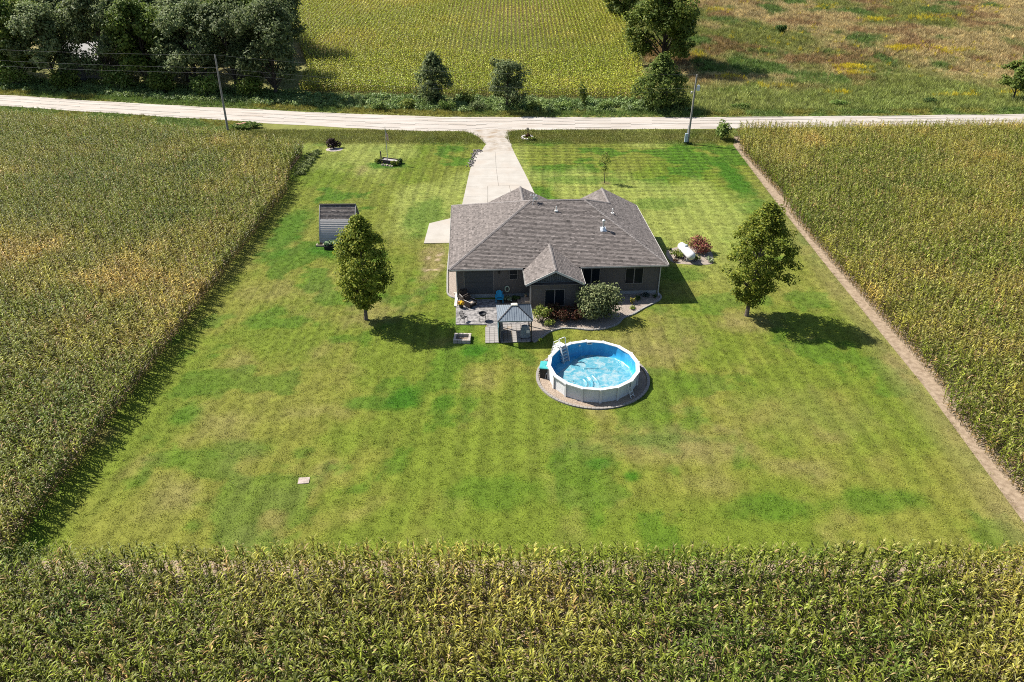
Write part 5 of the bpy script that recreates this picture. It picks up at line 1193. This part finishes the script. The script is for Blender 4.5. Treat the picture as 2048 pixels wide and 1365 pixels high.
# ------------------------------------------------------------------ grasses
L_grass = leafmat('grass_blade', [], .3, rough=.6, attr=True, vary=.35, spec=.3)
def tuft(seed, n, rad, h, w_, spread=.5):
    r = np.random.default_rng(seed); V = []
    for k in range(n):
        a = r.random()*6.28; rr_ = rad*r.random()**.5; b = np.array((rr_*math.cos(a), rr_*math.sin(a), -.01)); hh = h*r.uniform(.5, 1.2)
        d = np.array((r.normal(0, spread), r.normal(0, spread), 1)); d /= np.linalg.norm(d); q = r.random()*6.28; s = np.array((math.cos(q), math.sin(q), 0))*w_/2
        V.append([b-s, b+s, b+d*hh+s*.25, b+d*hh-s*.25])
    return quadmesh('grass_tuft', np.array(V), L_grass)
kit_lawn = kit('lawn_kit', [tuft(i, 30, .27, .095, .030, .75) for i in range(6)])
X, Y = rows(-48, 36.5, 31.2, 127, .36, .36, 'y', .12)
k = seen(X, Y, 0, .03, 2); X, Y = X[k], Y[k]
def roadnear(x): return np.interp(x, [p[0] for p in nl], [p[1] for p in nl])
def roadfar(x): return np.interp(x, [p[0] for p in fl], [p[1] for p in fl])
def shut(x, y):                             # ground that carries no turf
    b = inpoly(x, y, LEFT) | inpoly(x, y, [(a-.42+.35*vnoise(c*1.7, 3) if a < 50 else a, c) for a, c in RIGHT]) | inpoly(x, y, [(p[0], p[1]) for p in ap]) | inpoly(x, y, dl[:1]+dr+dl[::-1][:-1]) | (y > roadnear(x)-.3)
    hx_, hy_ = (x+6.07)*c3+(y-64.68)*s3, -(x+6.07)*s3+(y-64.68)*c3
    b |= (hx_ > .5) & (hx_ < 20.9) & (hy_ > .4) & (hy_ < 16.8)
    b |= inpoly(x, y, [(-5.7, 59.8), (-2.45, 59.8), (-2.45, 56.6), (1.9, 56.8), (1.9, 65.4), (-5.7, 65.4)]) | inpoly(x, y, curb+[(1.8, 57.0), (1.75, 62.3), (6.3, 66)]) | inpoly(x, y, bed)
    b |= inpoly(x, y, strip+[(-5.2, 78.8), (-5.2, 65.4)]) | inpoly(x, y, [(-10.3, 78.7), (-6, 78.9), (-6, 87), (-7.4, 86.9), (-10.3, 85)]) | (np.hypot(x-PCX, y-PCY) < 4.65) | (np.hypot((x+28.1)/1.4, (y-115.9)/1.2) < 1)
    b |= (np.abs(x+4.48) < .85) & (np.abs(y-57.3) < .8) | (np.abs(x+14.25) < .4) & (np.abs(y-38.5) < .35) | (np.abs(x+20.05) < 2.1) & (np.abs(y-81) < 2.35)
    return b
k = ~shut(X, Y); X, Y = X[k], Y[k]
cc = lawn_col(X, Y); verge = sstep(118, 121, Y)
scatter('lawn_grass', np.stack([X, Y, np.zeros(len(X))], 1), kit_lawn, rng.uniform(0, 6.28, len(X)), rng.uniform(.75, 1.25, len(X))*(1+1.5*verge), np.clip(cc*1.45*rng.uniform(.6, 1.4, len(X))[:, None], 0, 1))
# tall mixed growth of the meadow and the banks
kit_mead = kit('meadow_kit', [tuft(60+i, 36, .45, .85, .085, .45) for i in range(6)])
def mass(name, X, Y, col, sc, kit_, dz=0):
    Z = hill(X, Y)+dz; k = seen(X, Y, Z); scatter(name, np.stack([X, Y, Z], 1)[k], kit_, rng.uniform(0, 6.28, k.sum()), sc[k], col[k], .12)
X, Y = rows(28, 200, 140, 290, .78, .78, 'y', .3)
k = (X > 31+.006*(Y-150)+2*(fbm(X, Y, .2, 5)-.5)) & (Y > roadfar(X)+3.2); X, Y = X[k], Y[k]
mass('meadow_grass', X, Y, np.clip(meadow_col(X, Y)*1.75*rng.uniform(.6, 1.4, len(X))[:, None], 0, 1), rng.uniform(.6, 1.3, len(X))*(.6+.8*fbm(X, Y, .25, 9)), kit_mead)
# goldenrod drifts
G = []
for gx, gy, rx, ry, n in ((77, 176.5, 3.0, 1.6, 130), (95.5, 191.5, 3.6, 1.6, 130), (76, 172, 3, 1.6, 40), (104, 190, 6, 3, 40), (101, 222, 4, 2.6, 60), (118, 224, 8, 4, 80), (66, 154, 3, 1.0, 16), (88, 151, 4, .8, 20), (104, 153.5, 6, 1.6, 40), (92, 240, 6, 4, 40), (120, 250, 9, 6, 60),
                          (140, 236, 6, 5, 40), (70, 250, 7, 5, 40), (60, 234, 5, 4, 30), (47, 168, 3, 2.0, 22), (54, 160, 4, 1.6, 22), (44, 186, 3, 2.5, 30), (48, 240, 4, 4, 40), (109, 131.6, 7, .8, 90), (110, 180, 22, 18, 60), (70, 200, 18, 20, 50)):
    G.append(np.stack([rng.normal(gx, rx*.55, n), rng.normal(gy, ry*.55, n)], 1))
G = np.concatenate(G)
mass('goldenrod_drift', G[:, 0], G[:, 1], np.tile((.52, .42, .02), (len(G), 1))*rng.uniform(.7, 1.15, len(G))[:, None], rng.uniform(.7, 1.1, len(G)), kit('goldenrod_kit', [tuft(80+i, 22, .42, .95, .10, .4) for i in range(3)]), .12)
# green banks on both sides of the road, and weeds between road and corn
kit_bank = kit('bank_kit', [tuft(90+i, 34, .40, .5, .07, .6) for i in range(4)])
X, Y = rows(-150, 130, 120, 172, .55, .55, 'y', .2)
fb_, nb_ = roadfar(X), roadnear(X)
k = ((Y > fb_+.1) & (Y < fb_+4.2+2*(fbm(X, Y, .2, 5)-.5)) | (Y < nb_-.15) & ((X < -47) & ~inpoly(X, Y, LEFT) | (X > 37) & ~inpoly(X, Y, RIGHT)))
X, Y = X[k], Y[k]; n2 = fbm(X, Y, .15, 15)
bc = np.array((.085, .125, .026))[None]*(1-sstep(.45, .65, n2)[:, None])+np.array((.16, .15, .030))[None]*sstep(.45, .65, n2)[:, None]
mass('bank_grass', X, Y, 1.5*bc*rng.uniform(.7, 1.3, len(X))[:, None], rng.uniform(.4, .9, len(X))*(1+.7*(Y > roadfar(X)+1.6)), kit_bank)
# rank weeds along the far bank and the floor of the wood
def weedclump(seed):
    Q = leaf_cloud(70, 0, 0, .35, .62, .62, .42, .26, .6, .6, .2, seed=seed); return quadmesh('weed_clump', Q[Q[:, :, 2].min(1) > 0], L_grass)
kit_weed = kit('weed_kit', [weedclump(120+i) for i in range(4)])
ye = rng.uniform(102, 114, 90); xe = -30.0-1.1*sstep(95, 101, ye)*rng.random(90)
mass('field_edge_weeds', xe, ye, np.tile((.15, .185, .05), (90, 1))*rng.uniform(.7, 1.3, 90)[:, None], rng.uniform(.5, 1.0, 90), kit_weed)
X, Y = rows(-140, 34, 138, 215, 1.0, 1.0, 'y', .35); fb_ = roadfar(X)
k = ((Y > fb_+3.2) & (Y < np.where(X < -43, fb_+14, 150.5-.08*(X+20))) & ((X < -43) | (fbm(X, Y, .25, 35) > .36))); X, Y = X[k], Y[k]
n2 = fbm(X, Y, .2, 25); wc = np.array((.055, .095, .022))[None]*(1-n2[:, None])+np.array((.13, .165, .05))[None]*n2[:, None]
mass('roadside_weeds', X, Y, 1.6*wc*rng.uniform(.7, 1.3, len(X))[:, None], rng.uniform(.8, 1.7, len(X)), kit_weed)
